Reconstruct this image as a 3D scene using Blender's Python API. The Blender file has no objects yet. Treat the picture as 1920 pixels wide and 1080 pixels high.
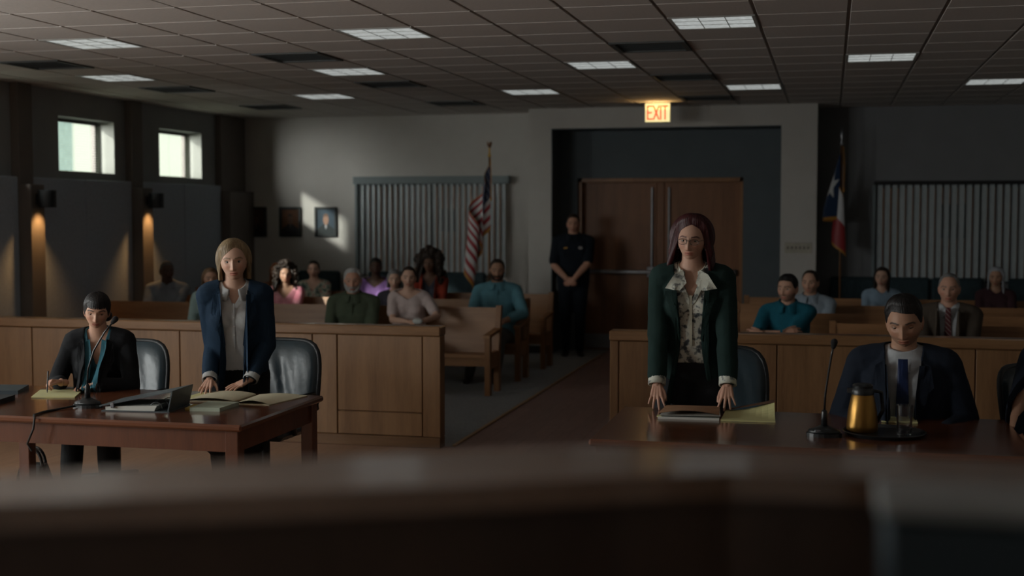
import bpy, bmesh, math, random
from mathutils import Vector, Matrix, noise
from mathutils.bvhtree import BVHTree
R = math.radians
random.seed(7)
SC = bpy.context.scene
COL = SC.collection

# ------------------------------------------------------------------ camera
cam_d = bpy.data.cameras.new('camera')
cam = bpy.data.objects.new('camera', cam_d); COL.objects.link(cam)
SC.camera = cam
cam_d.sensor_width = 36.0
cam_d.lens = 45.94
cam.location = (0, 0, 1.85)
_pitch = math.atan(142 / 2450.0)
_yaw = math.atan2(598.0, 2450.0 / math.cos(_pitch))
cam.rotation_euler = (R(90) - _pitch, 0, _yaw)
cam_d.clip_start = 0.05
cam_d.dof.use_dof = True
cam_d.dof.focus_distance = 7.6
cam_d.dof.aperture_fstop = 1.6
cam_d.dof.aperture_blades = 0

# ------------------------------------------------------------------ view / world / sun
SC.view_settings.view_transform = 'Standard'
SC.view_settings.look = 'None'
SC.view_settings.gamma = 1.0
SC.view_settings.use_curve_mapping = False
SC.view_settings.exposure = 0.0
SC.cycles.use_denoising = True
SC.cycles.max_bounces = 7
SC.cycles.diffuse_bounces = 4
SC.cycles.glossy_bounces = 3
SC.cycles.transmission_bounces = 6
SC.cycles.transparent_max_bounces = 12
SC.cycles.caustics_reflective = False
SC.cycles.caustics_refractive = False
SC.cycles.sample_clamp_indirect = 3.0

world = bpy.data.worlds.new('daylight_sky'); SC.world = world
world.use_nodes = True
bg = world.node_tree.nodes['Background']
bg.inputs[0].default_value = (0.90, 1.0, 0.80, 1)
bg.inputs[1].default_value = 1.15

sun_d = bpy.data.lights.new('sun', 'SUN'); sun = bpy.data.objects.new('sun', sun_d); COL.objects.link(sun)
sun_d.energy = 6.5
sun_d.angle = R(2.5)
sun_d.color = (0.98, 1.0, 0.90)
sun.rotation_euler = Vector((0.82, 1.0, -0.50)).to_track_quat('-Z', 'Y').to_euler()

fill_sun_d = bpy.data.lights.new('hazy_sun_glow', 'SUN'); fill_sun = bpy.data.objects.new('hazy_sun_glow', fill_sun_d); COL.objects.link(fill_sun)  # added second sun, wide and soft, brightens the back left wall
fill_sun_d.energy = 12.0
fill_sun_d.angle = R(48)
fill_sun_d.color = (0.98, 1.0, 0.96)
fill_sun.rotation_euler = Vector((0.65, 1.0, -0.22)).to_track_quat('-Z', 'Y').to_euler()

KEY = 100.0      # added fill lamps at the shaded, unseen side windows, in W
TROFFER = 0.46  # radiance of the ceiling panels

# ------------------------------------------------------------------ materials
def lin(c):
    return tuple((v / 12.92 if v <= 0.04045 else ((v + 0.055) / 1.055) ** 2.4) for v in c)
_M = {}
def nmat(name):
    m = bpy.data.materials.new(name); m.use_nodes = True
    nt = m.node_tree
    return m, nt, nt.nodes['Principled BSDF']
def link(nt, a, b): nt.links.new(a, b)
def coords(nt, scale=(1, 1, 1), kind='Object'):
    tc = nt.nodes.new('ShaderNodeTexCoord'); mp = nt.nodes.new('ShaderNodeMapping')
    mp.inputs['Scale'].default_value = scale
    link(nt, tc.outputs[kind], mp.inputs['Vector'])
    return mp.outputs['Vector']
def ramp(nt, fac, stops):
    r = nt.nodes.new('ShaderNodeValToRGB')
    els = r.color_ramp.elements
    while len(els) < len(stops): els.new(0.5)
    for e, (p, c) in zip(els, stops):
        e.position = p; e.color = (*c, 1)
    link(nt, fac, r.inputs['Fac'])
    return r.outputs['Color']
def noise_tex(nt, vec, scale, detail=4, rough=0.55):
    n = nt.nodes.new('ShaderNodeTexNoise'); n.inputs['Scale'].default_value = scale
    n.inputs['Detail'].default_value = detail; n.inputs['Roughness'].default_value = rough
    link(nt, vec, n.inputs['Vector'])
    return n.outputs['Fac']
def bump(nt, b, height, strength, dist=0.01):
    n = nt.nodes.new('ShaderNodeBump'); n.inputs['Strength'].default_value = strength
    n.inputs['Distance'].default_value = dist
    link(nt, height, n.inputs['Height']); link(nt, n.outputs['Normal'], b.inputs['Normal'])
def mul(c, k): return tuple(v * k for v in c)
def plain(name, c, rough=0.6, metal=0.0, var=0.12, scale=12, bmp=0.0, coat=0.0, spec=0.5, sheen=0.0, stretch=(1, 1, 1)):
    """colour with a little procedural mottling and relief"""
    if name in _M: return _M[name]
    m, nt, b = nmat(name)
    v = coords(nt, stretch)
    f = noise_tex(nt, v, scale)
    col = ramp(nt, f, [(0.3, mul(c, 1 - var)), (0.7, tuple(min(1, x * (1 + var)) for x in c))])
    link(nt, col, b.inputs['Base Color'])
    b.inputs['Roughness'].default_value = rough; b.inputs['Metallic'].default_value = metal
    b.inputs['Coat Weight'].default_value = coat; b.inputs['Coat Roughness'].default_value = 0.15
    b.inputs['Specular IOR Level'].default_value = spec
    b.inputs['Sheen Weight'].default_value = sheen
    if bmp: bump(nt, b, noise_tex(nt, v, scale * 6, 3), bmp, 0.004)
    _M[name] = m
    return m
def wood(name, dark, light, grain='x', rough=0.4, coat=0.0, scale=3.0):
    if name in _M: return _M[name]
    m, nt, b = nmat(name)
    st = {'x': (0.25, 3.2, 3.2), 'z': (3.2, 3.2, 0.25), 'y': (3.2, 0.25, 3.2)}[grain]
    v = coords(nt, st)
    big = noise_tex(nt, v, scale, 5, 0.6)
    fine = noise_tex(nt, v, scale * 14, 3, 0.6)
    mx = nt.nodes.new('ShaderNodeMath'); mx.operation = 'MULTIPLY_ADD'
    mx.inputs[1].default_value = 0.35
    link(nt, fine, mx.inputs[0]); link(nt, big, mx.inputs[2])
    col = ramp(nt, mx.outputs[0], [(0.45, dark), (0.62, tuple((a + c) / 2 for a, c in zip(dark, light))), (0.85, light)])
    link(nt, col, b.inputs['Base Color'])
    b.inputs['Roughness'].default_value = rough
    b.inputs['Coat Weight'].default_value = coat; b.inputs['Coat Roughness'].default_value = 0.12
    bump(nt, b, fine, 0.08, 0.002)
    _M[name] = m
    return m
def vcol(name, rough=0.55, spec=0.4, emit=0.0, bmp=0.0, bscale=300):
    """colour painted on the vertices (print, skin tones)"""
    if name in _M: return _M[name]
    m, nt, b = nmat(name)
    a = nt.nodes.new('ShaderNodeAttribute'); a.attribute_name = 'Col'
    f = noise_tex(nt, coords(nt), 60, 3)
    mix = nt.nodes.new('ShaderNodeMix'); mix.data_type = 'RGBA'; mix.blend_type = 'MULTIPLY'
    mix.inputs['Factor'].default_value = 0.25
    g = ramp(nt, f, [(0.3, (0.8, 0.78, 0.76)), (0.7, (1, 1, 1))])
    link(nt, a.outputs['Color'], mix.inputs['A']); link(nt, g, mix.inputs['B'])
    link(nt, mix.outputs['Result'], b.inputs['Base Color'])
    b.inputs['Roughness'].default_value = rough
    b.inputs['Specular IOR Level'].default_value = spec
    if bmp: bump(nt, b, noise_tex(nt, coords(nt), bscale, 2), bmp, 0.002)
    _M[name] = m
    return m
def emit(name, c, strength, mottled=0.0, scale=6):
    if name in _M: return _M[name]
    m, nt, b = nmat(name)
    b.inputs['Base Color'].default_value = (*mul(c, 0.5), 1)
    b.inputs['Roughness'].default_value = 0.4
    b.inputs['Emission Strength'].default_value = strength
    if mottled:
        f = noise_tex(nt, coords(nt), scale, 3)
        col = ramp(nt, f, [(0.3, mul(c, 1 - mottled)), (0.7, c)])
        link(nt, col, b.inputs['Emission Color'])
    else:
        b.inputs['Emission Color'].default_value = (*c, 1)
    _M[name] = m
    return m
def glassy(name, tint=(1, 1, 1), refl=0.08, rough=0.02):
    if name in _M: return _M[name]
    m = bpy.data.materials.new(name); m.use_nodes = True
    nt = m.node_tree; nt.nodes.clear()
    o = nt.nodes.new('ShaderNodeOutputMaterial'); mx = nt.nodes.new('ShaderNodeMixShader')
    t = nt.nodes.new('ShaderNodeBsdfTransparent'); t.inputs[0].default_value = (*tint, 1)
    g = nt.nodes.new('ShaderNodeBsdfGlossy'); g.inputs['Roughness'].default_value = rough
    lw = nt.nodes.new('ShaderNodeLayerWeight'); lw.inputs['Blend'].default_value = refl
    link(nt, lw.outputs['Fresnel'], mx.inputs[0]); link(nt, t.outputs[0], mx.inputs[1]); link(nt, g.outputs[0], mx.inputs[2])
    link(nt, mx.outputs[0], o.inputs[0])
    _M[name] = m
    return m
def translucent(name, c, amount=0.4):
    if name in _M: return _M[name]
    m = bpy.data.materials.new(name); m.use_nodes = True
    nt = m.node_tree; nt.nodes.clear()
    o = nt.nodes.new('ShaderNodeOutputMaterial'); mx = nt.nodes.new('ShaderNodeMixShader')
    d = nt.nodes.new('ShaderNodeBsdfDiffuse'); t = nt.nodes.new('ShaderNodeBsdfTranslucent')
    f = noise_tex(nt, coords(nt), 8)
    col = ramp(nt, f, [(0.3, mul(c, 0.93)), (0.7, c)])
    link(nt, col, d.inputs[0]); link(nt, col, t.inputs[0])
    mx.inputs[0].default_value = amount
    link(nt, d.outputs[0], mx.inputs[1]); link(nt, t.outputs[0], mx.inputs[2]); link(nt, mx.outputs[0], o.inputs[0])
    _M[name] = m
    return m
def fabric(name, c, rough=0.9, pattern=None):
    """woven cloth; pattern: list of ramp stops on a blotchy print"""
    if name in _M: return _M[name]
    m, nt, b = nmat(name)
    v = coords(nt)
    if pattern:
        f = noise_tex(nt, v, pattern[0], 3, 0.6)
        col = ramp(nt, f, pattern[1])
    else:
        f = noise_tex(nt, v, 9, 4)
        col = ramp(nt, f, [(0.3, mul(c, 0.85)), (0.7, tuple(min(1, x * 1.12) for x in c))])
    link(nt, col, b.inputs['Base Color'])
    b.inputs['Roughness'].default_value = rough
    b.inputs['Specular IOR Level'].default_value = 0.25
    bump(nt, b, noise_tex(nt, v, 18, 3), 0.35, 0.012)
    _M[name] = m
    return m
def striped(name, c1, c2, scale, direction=(1, 0, 1), frac=0.25):
    if name in _M: return _M[name]
    m, nt, b = nmat(name)
    v = coords(nt, direction)
    sp = nt.nodes.new('ShaderNodeSeparateXYZ'); link(nt, v, sp.inputs[0])
    a = nt.nodes.new('ShaderNodeMath'); a.operation = 'ADD'
    link(nt, sp.outputs['X'], a.inputs[0]); link(nt, sp.outputs['Z'], a.inputs[1])
    k = nt.nodes.new('ShaderNodeMath'); k.operation = 'MULTIPLY'; k.inputs[1].default_value = scale
    link(nt, a.outputs[0], k.inputs[0])
    fr = nt.nodes.new('ShaderNodeMath'); fr.operation = 'FRACT'; link(nt, k.outputs[0], fr.inputs[0])
    col = ramp(nt, fr.outputs[0], [(0.0, c2), (frac, c2), (frac + 0.02, c1), (1.0, c1)])
    link(nt, col, b.inputs['Base Color']); b.inputs['Roughness'].default_value = 0.7
    _M[name] = m
    return m

OAK = wood('oak_panelling', (0.150, 0.074, 0.032), (0.255, 0.136, 0.061), 'z', 0.42)
OAKX = wood('oak_rail_cap', (0.170, 0.086, 0.038), (0.280, 0.152, 0.072), 'x', 0.30, 0.25)
PEW = wood('pew_oak', (0.200, 0.092, 0.034), (0.345, 0.170, 0.072), 'x', 0.42)
PEWZ = wood('pew_oak_posts', (0.185, 0.082, 0.030), (0.315, 0.152, 0.062), 'z', 0.42)
MAHOG = wood('mahogany_top', (0.085, 0.026, 0.011), (0.155, 0.052, 0.022), 'x', 0.22, 0.55)
MAHOGZ = wood('mahogany_legs', (0.080, 0.025, 0.011), (0.140, 0.046, 0.020), 'z', 0.35, 0.2)
BENCHW = wood('bench_wood', (0.200, 0.120, 0.080), (0.320, 0.200, 0.140), 'x', 0.16, 1.0)
DOORW = wood('door_veneer', (0.150, 0.058, 0.021), (0.240, 0.100, 0.040), 'z', 0.45)
CHARCOAL = plain('charcoal_metal', (0.018, 0.019, 0.021), 0.4, 0.3)
BLACKPL = plain('black_plastic', (0.010, 0.012, 0.013), 0.35)
STEEL = plain('brushed_steel', (0.30, 0.31, 0.33), 0.35, 0.9)
GOLD = plain('gold_metal', (0.62, 0.38, 0.10), 0.28, 0.9)
LEATHER = plain('navy_black_leather', (0.030, 0.046, 0.056), 0.30, 0, 0.25, 5, 0.35, 0.0)
TEALCLOTH = plain('dark_teal_upholstery', (0.020, 0.040, 0.048), 0.85, 0, 0.2, 20, 0.2)
YELLOWP = plain('yellow_paper', (0.60, 0.57, 0.27), 0.8, 0, 0.03, 5)
CREAMP = plain('cream_paper', (0.58, 0.53, 0.37), 0.8, 0, 0.04, 5)
WHITEP = plain('white_paper', (0.62, 0.63, 0.58), 0.8, 0, 0.03, 5)
GREENP = plain('pale_green_paper', (0.46, 0.53, 0.42), 0.8, 0, 0.03, 5)

# ------------------------------------------------------------------ mesh helpers
def V(*a): return Vector(a)
class MB:
    """collects closed shapes; build() links them as one mesh object"""
    def __init__(s): s.v = []; s.f = []; s.c = None
    def add(s, vs, fs):
        o = len(s.v); s.v += [Vector(p) for p in vs]; s.f += [tuple(i + o for i in f) for f in fs]; return s
    def box(s, x0, x1, y0, y1, z0, z1, bev=0.0):
        if x1 < x0: x0, x1 = x1, x0
        if y1 < y0: y0, y1 = y1, y0
        if z1 < z0: z0, z1 = z1, z0
        if bev <= 0:
            return s.add([(x0, y0, z0), (x1, y0, z0), (x1, y1, z0), (x0, y1, z0), (x0, y0, z1), (x1, y0, z1), (x1, y1, z1), (x0, y1, z1)],
                         [(3, 2, 1, 0), (4, 5, 6, 7), (0, 1, 5, 4), (1, 2, 6, 5), (2, 3, 7, 6), (3, 0, 4, 7)])
        b = min(bev, (x1 - x0) * .45, (y1 - y0) * .45, (z1 - z0) * .45)
        vs = []; idx = {}
        for i, (sx, X, x) in enumerate(((-1, x0, x0 + b), (1, x1, x1 - b))):
            for j, (sy, Y, y) in enumerate(((-1, y0, y0 + b), (1, y1, y1 - b))):
                for k, (sz, Z, z) in enumerate(((-1, z0, z0 + b), (1, z1, z1 - b))):
                    idx[i, j, k] = len(vs)
                    vs += [(X, y, z), (x, Y, z), (x, y, Z)]
        g = lambda i, j, k, a: idx[i, j, k] + a
        fs = [(g(0,0,0,0), g(0,0,1,0), g(0,1,1,0), g(0,1,0,0)), (g(1,0,0,0), g(1,1,0,0), g(1,1,1,0), g(1,0,1,0)),
              (g(0,0,0,1), g(1,0,0,1), g(1,0,1,1), g(0,0,1,1)), (g(0,1,0,1), g(0,1,1,1), g(1,1,1,1), g(1,1,0,1)),
              (g(0,0,0,2), g(0,1,0,2), g(1,1,0,2), g(1,0,0,2)), (g(0,0,1,2), g(1,0,1,2), g(1,1,1,2), g(0,1,1,2))]
        for j in (0, 1):
            for k in (0, 1):
                fs.append((g(0,j,k,1), g(0,j,k,2), g(1,j,k,2), g(1,j,k,1)))
        for i in (0, 1):
            for k in (0, 1):
                fs.append((g(i,0,k,0), g(i,0,k,2), g(i,1,k,2), g(i,1,k,0)))
            for j in (0, 1):
                fs.append((g(i,j,0,0), g(i,j,0,1), g(i,j,1,1), g(i,j,1,0)))
            for j in (0, 1):
                for k in (0, 1):
                    fs.append((g(i,j,k,0), g(i,j,k,1), g(i,j,k,2)))
        return s.add(vs, fs)
    def prism(s, poly, a0, a1, axis='x'):
        """polygon in the other two axes, extruded along axis"""
        n = len(poly)
        mk = {'x': lambda p, a: (a, p[0], p[1]), 'y': lambda p, a: (p[0], a, p[1]), 'z': lambda p, a: (p[0], p[1], a)}[axis]
        vs = [mk(p, a0) for p in poly] + [mk(p, a1) for p in poly]
        fs = [tuple(range(n - 1, -1, -1)), tuple(range(n, 2 * n))] + [(i, (i + 1) % n, n + (i + 1) % n, n + i) for i in range(n)]
        return s.add(vs, fs)
    def loft(s, rings, cap=True):
        """rings: lists of points, same count, closed loops"""
        n = len(rings[0]); vs = [p for r in rings for p in r]; fs = []
        for a in range(len(rings) - 1):
            for i in range(n):
                j = (i + 1) % n
                fs.append((a * n + i, a * n + j, (a + 1) * n + j, (a + 1) * n + i))
        if cap:
            fs.append(tuple(range(n - 1, -1, -1))); fs.append(tuple((len(rings) - 1) * n + i for i in range(n)))
        return s.add(vs, fs)
    def tube(s, pts, r, seg=10, cap=True):
        pts = [Vector(p) for p in pts]; rings = []
        rr = r if isinstance(r, (list, tuple)) else [r] * len(pts)
        up = None
        for i, p in enumerate(pts):
            t = (pts[min(i + 1, len(pts) - 1)] - pts[max(i - 1, 0)]).normalized()
            if up is None:
                up = Vector((0, 0, 1)) if abs(t.z) < 0.9 else Vector((1, 0, 0))
            a = t.cross(up).normalized(); b = a.cross(t).normalized(); up = b
            rings.append([p + (a * math.cos(q) + b * math.sin(q)) * rr[i] for q in (2 * math.pi * k / seg for k in range(seg))])
        return s.loft(rings, cap)
    def lathe(s, prof, c=(0, 0, 0), seg=24, cap=True):
        """prof: (radius, z) from bottom to top about the z axis through c"""
        c = Vector(c)
        return s.loft([[c + Vector((r * math.cos(q), r * math.sin(q), z)) for q in (2 * math.pi * k / seg for k in range(seg))] for r, z in prof], cap)
    def ball(s, c, r, seg=16, rings=10, rot=None):
        c = Vector(c); rx, ry, rz = r if isinstance(r, (tuple, list)) else (r, r, r)
        rg = []
        for i in range(rings + 1):
            th = -math.pi / 2 + math.pi * i / rings
            k = max(math.cos(th), 0.02)
            row = []
            for j in range(seg):
                q = 2 * math.pi * j / seg
                p = Vector((rx * k * math.cos(q), ry * k * math.sin(q), rz * math.sin(th)))
                row.append(c + (rot @ p if rot else p))
            rg.append(row)
        return s.loft(rg)
    def rcone(s, p0, r0, p1, r1, seg=14):
        """tapered capsule"""
        p0 = Vector(p0); p1 = Vector(p1); t = (p1 - p0)
        if t.length < 1e-6: t = Vector((0, 0, 1e-4))
        t.normalize()
        a = t.orthogonal().normalized(); b = t.cross(a)
        rg = []
        for c, r, sg in ((p0, r0, -1), (p1, r1, 1)):
            angs = (88, 60, 30, 0) if sg < 0 else (0, 30, 60, 88)
            for d in angs:
                k = math.cos(R(d)) * r; o = math.sin(R(d)) * r * sg
                rg.append([c + t * o + (a * math.cos(q) + b * math.sin(q)) * k for q in (2 * math.pi * j / seg for j in range(seg))])
        return s.loft(rg)
    def grid(s, fn, nu, nv, closed_u=False):
        vs = [fn(i / (nu if closed_u else nu - 1), j / (nv - 1)) for j in range(nv) for i in range(nu)]
        fs = []
        for j in range(nv - 1):
            for i in range(nu if closed_u else nu - 1):
                k = (i + 1) % nu
                fs.append((j * nu + i, j * nu + k, (j + 1) * nu + k, (j + 1) * nu + i))
        return s.add(vs, fs)
    def shift(s, d):
        d = Vector(d); s.v = [p + d for p in s.v]; return s
    def mesh(s, name, origin=(0, 0, 0), smooth=False, fix=True):
        o = Vector(origin)
        me = bpy.data.meshes.new(name)
        me.from_pydata([tuple(p - o) for p in s.v], [], s.f)
        me.validate()
        if fix:
            bm = bmesh.new(); bm.from_mesh(me); bmesh.ops.recalc_face_normals(bm, faces=bm.faces); bm.to_mesh(me); bm.free()
        if smooth: me.shade_smooth()
        return me
    def build(s, name, mat, parent=None, smooth=False, origin=None, col=None):
        if origin is None: origin = parent.get('_o', (0, 0, 0)) if parent else (0, 0, 0)
        me = s.mesh(name, origin, smooth)
        if col is not None:
            at = me.color_attributes.new('Col', 'FLOAT_COLOR', 'POINT')
            at.data.foreach_set('color', [x for c in col for x in (c[0], c[1], c[2], 1.0)])
        me.materials.append(mat)
        return obj(name, me, parent)
def obj(name, me, parent=None, loc=(0, 0, 0)):
    o = bpy.data.objects.new(name, me); COL.objects.link(o)
    if parent: o.parent = parent
    o.location = loc
    return o
def autosmooth(o, ang=35):
    me = o.data
    me.shade_smooth()
    bm = bmesh.new(); bm.from_mesh(me)
    for e in bm.edges:
        if len(e.link_faces) == 2 and e.calc_face_angle(0) > R(ang): e.smooth = False
    bm.to_mesh(me); bm.free()
    return o
ORG = {}
def thing(name, label, cat, loc, group=None):
    o = bpy.data.objects.new(name, None); COL.objects.link(o)
    o.location = loc; o.empty_display_size = 0.1
    o['label'] = label; o['category'] = cat
    if group: o['group'] = group
    ORG[o] = tuple(loc)
    return o
def part(mb, name, mat, t, smooth=False, flat=False, col=None):
    """mesh given in world coordinates, attached to thing t"""
    o = mb.build(name, mat, None, smooth, ORG.get(t, (0, 0, 0)), col)
    o.parent = t
    ORG[o] = ORG.get(t, (0, 0, 0))
    if smooth and flat: autosmooth(o)
    return o
def struct(name, mb, mat, parent=None):
    o = mb.build(name, mat, None)
    if parent: o.parent = parent
    else: o['kind'] = 'structure'
    ORG[o] = (0, 0, 0)
    return o
def tag(o, label, cat, group=None):
    o['label'] = label; o['category'] = cat
    if group: o['group'] = group
    return o
def single(mb, name, mat, label, cat, loc, group=None, smooth=False):
    o = mb.build(name, mat, None, False, loc); o.location = loc
    if smooth: autosmooth(o)
    return tag(o, label, cat, group)
def pieces(me, name, locs, parent):
    for l in locs:
        o = bpy.data.objects.new(name, me); COL.objects.link(o); o.parent = parent; o.location = l

# ================================================================== THE ROOM
XL, XR, YB, YF, ZC = -8.25, 4.2, 17.35, -1.6, 3.19
WALLP = plain('warm_grey_wall_paint', (0.480, 0.465, 0.435), 0.8, 0, 0.04, 3, 0.08)
SIDEP = plain('slate_grey_wall_paint', (0.280, 0.290, 0.295), 0.8, 0, 0.05, 3, 0.08)
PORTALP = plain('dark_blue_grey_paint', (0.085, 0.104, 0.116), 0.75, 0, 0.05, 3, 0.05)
COLP = plain('brown_grey_pilaster_paint', (0.150, 0.130, 0.115), 0.7, 0, 0.06, 4)
PANELF = plain('blue_grey_acoustic_fabric', (0.390, 0.445, 0.520), 0.95, 0, 0.08, 30, 0.15)
CARPETM = plain('grey_carpet_weave', (0.290, 0.300, 0.310), 0.95, 0, 0.18, 60, 0.4)
def plank_floor(name, dark, light, rough):
    m, nt, b = nmat(name)
    v = coords(nt)
    br = nt.nodes.new('ShaderNodeTexBrick')
    mp = nt.nodes.new('ShaderNodeMapping'); mp.inputs['Rotation'].default_value = (0, 0, R(90))
    link(nt, v, mp.inputs[0]); link(nt, mp.outputs[0], br.inputs['Vector'])
    br.inputs['Color1'].default_value = (*dark, 1); br.inputs['Color2'].default_value = (*light, 1)
    br.inputs['Mortar'].default_value = (*mul(dark, 0.8), 1); br.inputs['Mortar Size'].default_value = 0.003
    br.inputs['Brick Width'].default_value = 1.2; br.inputs['Row Height'].default_value = 0.15; br.inputs['Scale'].default_value = 1.0
    f = noise_tex(nt, coords(nt, (6, 0.7, 6)), 5, 5)
    mix = nt.nodes.new('ShaderNodeMix'); mix.data_type = 'RGBA'; mix.blend_type = 'MULTIPLY'; mix.inputs['Factor'].default_value = 0.5
    g = ramp(nt, f, [(0.3, (0.6, 0.6, 0.6)), (0.7, (1, 1, 1))])
    link(nt, br.outputs['Color'], mix.inputs['A']); link(nt, g, mix.inputs['B']); link(nt, mix.outputs['Result'], b.inputs['Base Color'])
    b.inputs['Roughness'].default_value = rough
    return m
FLOORM = plank_floor('reddish_plank_vinyl', (0.290, 0.180, 0.160), (0.330, 0.205, 0.180), 0.5)
WELLM = plank_floor('tan_plank_vinyl', (0.290, 0.165, 0.100), (0.330, 0.190, 0.115), 0.4)

floor = struct('floor', MB().box(XL - .3, XR + .3, YF - .3, YB + 3.2, -0.2, 0.0), FLOORM)
struct('well_flooring', MB().box(XL, -2.3, 2.0, 9.69, 0.0, 0.004).box(-2.3, XR, 2.0, 7.6, 0.0, 0.004), WELLM, floor)
struct('carpet', MB().box(XL, -2.88, 9.84, YB, 0.0, 0.008), CARPETM, floor)
struct('carpet', MB().box(-1.45, XR, 9.84, YB, 0.0, 0.008), CARPETM, floor)
struct('carpet_edge_strip', MB().box(-2.89, -2.855, 9.84, 16.64, 0.0, 0.013, 0.004), wood('edge_strip_oak', (0.30, 0.17, 0.08), (0.42, 0.26, 0.13), 'y', 0.4), floor)
struct('dais', MB().box(-4.5, XR, YF, 1.55, 0.0, 0.45), FLOORM, floor)

# ---- ceiling: deck, tee grid, lay-in tiles
TILEM = plain('mineral_ceiling_tile', (0.560, 0.520, 0.490), 0.9, 0, 0.06, 40, 0.25)
TEEM = plain('ceiling_tee_bar', (0.300, 0.280, 0.260), 0.5)
ceil = struct('ceiling', MB().box(XL - .3, XR + .3, YF - .3, YB + 3.2, ZC + 0.10, ZC + 0.2), TILEM)
G = 0.613
GX = [0.405 + G * i for i in range(-14, 7)]
GY = [9.42 + G * j for j in range(-18, 14)]
LIGHTS = {}
for j, base in ((-16, -10), (-12, -12), (-8, -10), (-4, -12), (0, -10), (4, -12), (8, -10)):
    for i in range(base, 6, 4): LIGHTS[i, j] = 1
VENTS = {(-12, 2), (-12, 6), (-8, 2), (-8, 6), (-12, 10), (-8, 10), (-3, 2), (-3, 6), (3, 4), (-3, 10)}
tile_full = MB().box(-.295, .295, -.295, .295, 0, .018, .003).mesh('ceiling_tile'); tile_full.materials.append(TILEM)
near = []; rest = MB(); tee = MB()
for a, cx in enumerate(GX):
    i = a - 14
    for b_, cy in enumerate(GY):
        j = b_ - 18
        x0, x1, y0, y1 = max(cx - .2985, XL), min(cx + .2985, XR), max(cy - .2985, YF), min(cy + .2985, YB)
        if x1 - x0 < .03 or y1 - y0 < .03 or (i, j) in LIGHTS or (i, j) in VENTS: continue
        full = x1 - x0 > .59 and y1 - y0 > .59
        # in the photograph's field of view
        px = math.atan2(cx, cy) + _yaw
        seen = 8.0 < cy and abs(px) < R(23.5)
        if full and seen: near.append((cx, cy, ZC))
        elif seen:
            me = MB().box(x0, x1, y0, y1, ZC, ZC + .018)
            struct('ceiling_tile', me, TILEM, ceil)
        else: rest.box(x0, x1, y0, y1, ZC, ZC + .018)
pieces(tile_full, 'ceiling_tile', near, ceil)
o = struct('ceiling_tiles_beyond_view', rest, TILEM, ceil); o['kind'] = 'stuff'
for cx in GX[:-1]:
    if XL < cx + G / 2 < XR: tee.box(cx + G / 2 - .011, cx + G / 2 + .011, YF, YB, ZC + .007, ZC + .016)
for cy in GY[:-1]:
    if YF < cy + G / 2 < YB: tee.box(XL, XR, cy + G / 2 - .011, cy + G / 2 + .011, ZC + .007, ZC + .016)
o = struct('ceiling_grid', tee, TEEM, ceil); o['kind'] = 'stuff'

# ---- side wall with clerestory windows
WIN = [(15.04, 16.20), (12.82, 13.99), (10.55, 11.70), (8.30, 9.45), (6.0, 7.15), (3.7, 4.85), (1.6, 2.75)]
WZ0, WZ1 = 2.29, 2.91
WLOW = 0.95                                   # sill of the unseen windows near the bench, made tall for more light
wl = MB()
wl.box(XL - .3, XL, 7.7, YB + .3, 0, WZ0).box(XL - .3, XL, YF - .3, 7.7, 0, WLOW).box(XL - .3, XL, YF - .3, YB + .3, WZ1, ZC + .1)
edges = [YF - .3] + [v for w in reversed(WIN) for v in w] + [YB + .3]
for k in range(0, len(edges), 2): wl.box(XL - .3, XL, edges[k], edges[k + 1], WZ0, WZ1)
for k in range(0, 7, 2): wl.box(XL - .3, XL, edges[k], min(edges[k + 1], 7.7), WLOW, WZ0)
wall_left = struct('wall_left', wl, SIDEP)
PIL = [16.59, 14.22, 11.96, 9.66, 7.36, 5.06, 2.76, 0.46]
for k, y in enumerate(PIL):
    struct('pilaster', MB().box(XL - .01, -8.03, y, y + .25 if k else YB, 0, 2.14, .006).box(XL - .01, -8.155, y, y + .25 if k else YB, 2.14, ZC, .006), COLP, wall_left)
PANJ = []
for k in range(len(PIL) - 1):
    a, b_ = PIL[k + 1] + .25, PIL[k]
    m = (a + b_) / 2
    for y0, y1 in ((a + .004, m - .004), (m + .004, b_ - .004)):
        struct('acoustic_panel', MB().box(XL - .01, -8.165, y0, y1, .12, 2.22 if y0 > 7.5 else .90, .012), PANELF, wall_left)
struct('baseboard_left', MB().box(XL - .01, -8.15, YF, 16.59, 0, .11), COLP, wall_left)
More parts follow.
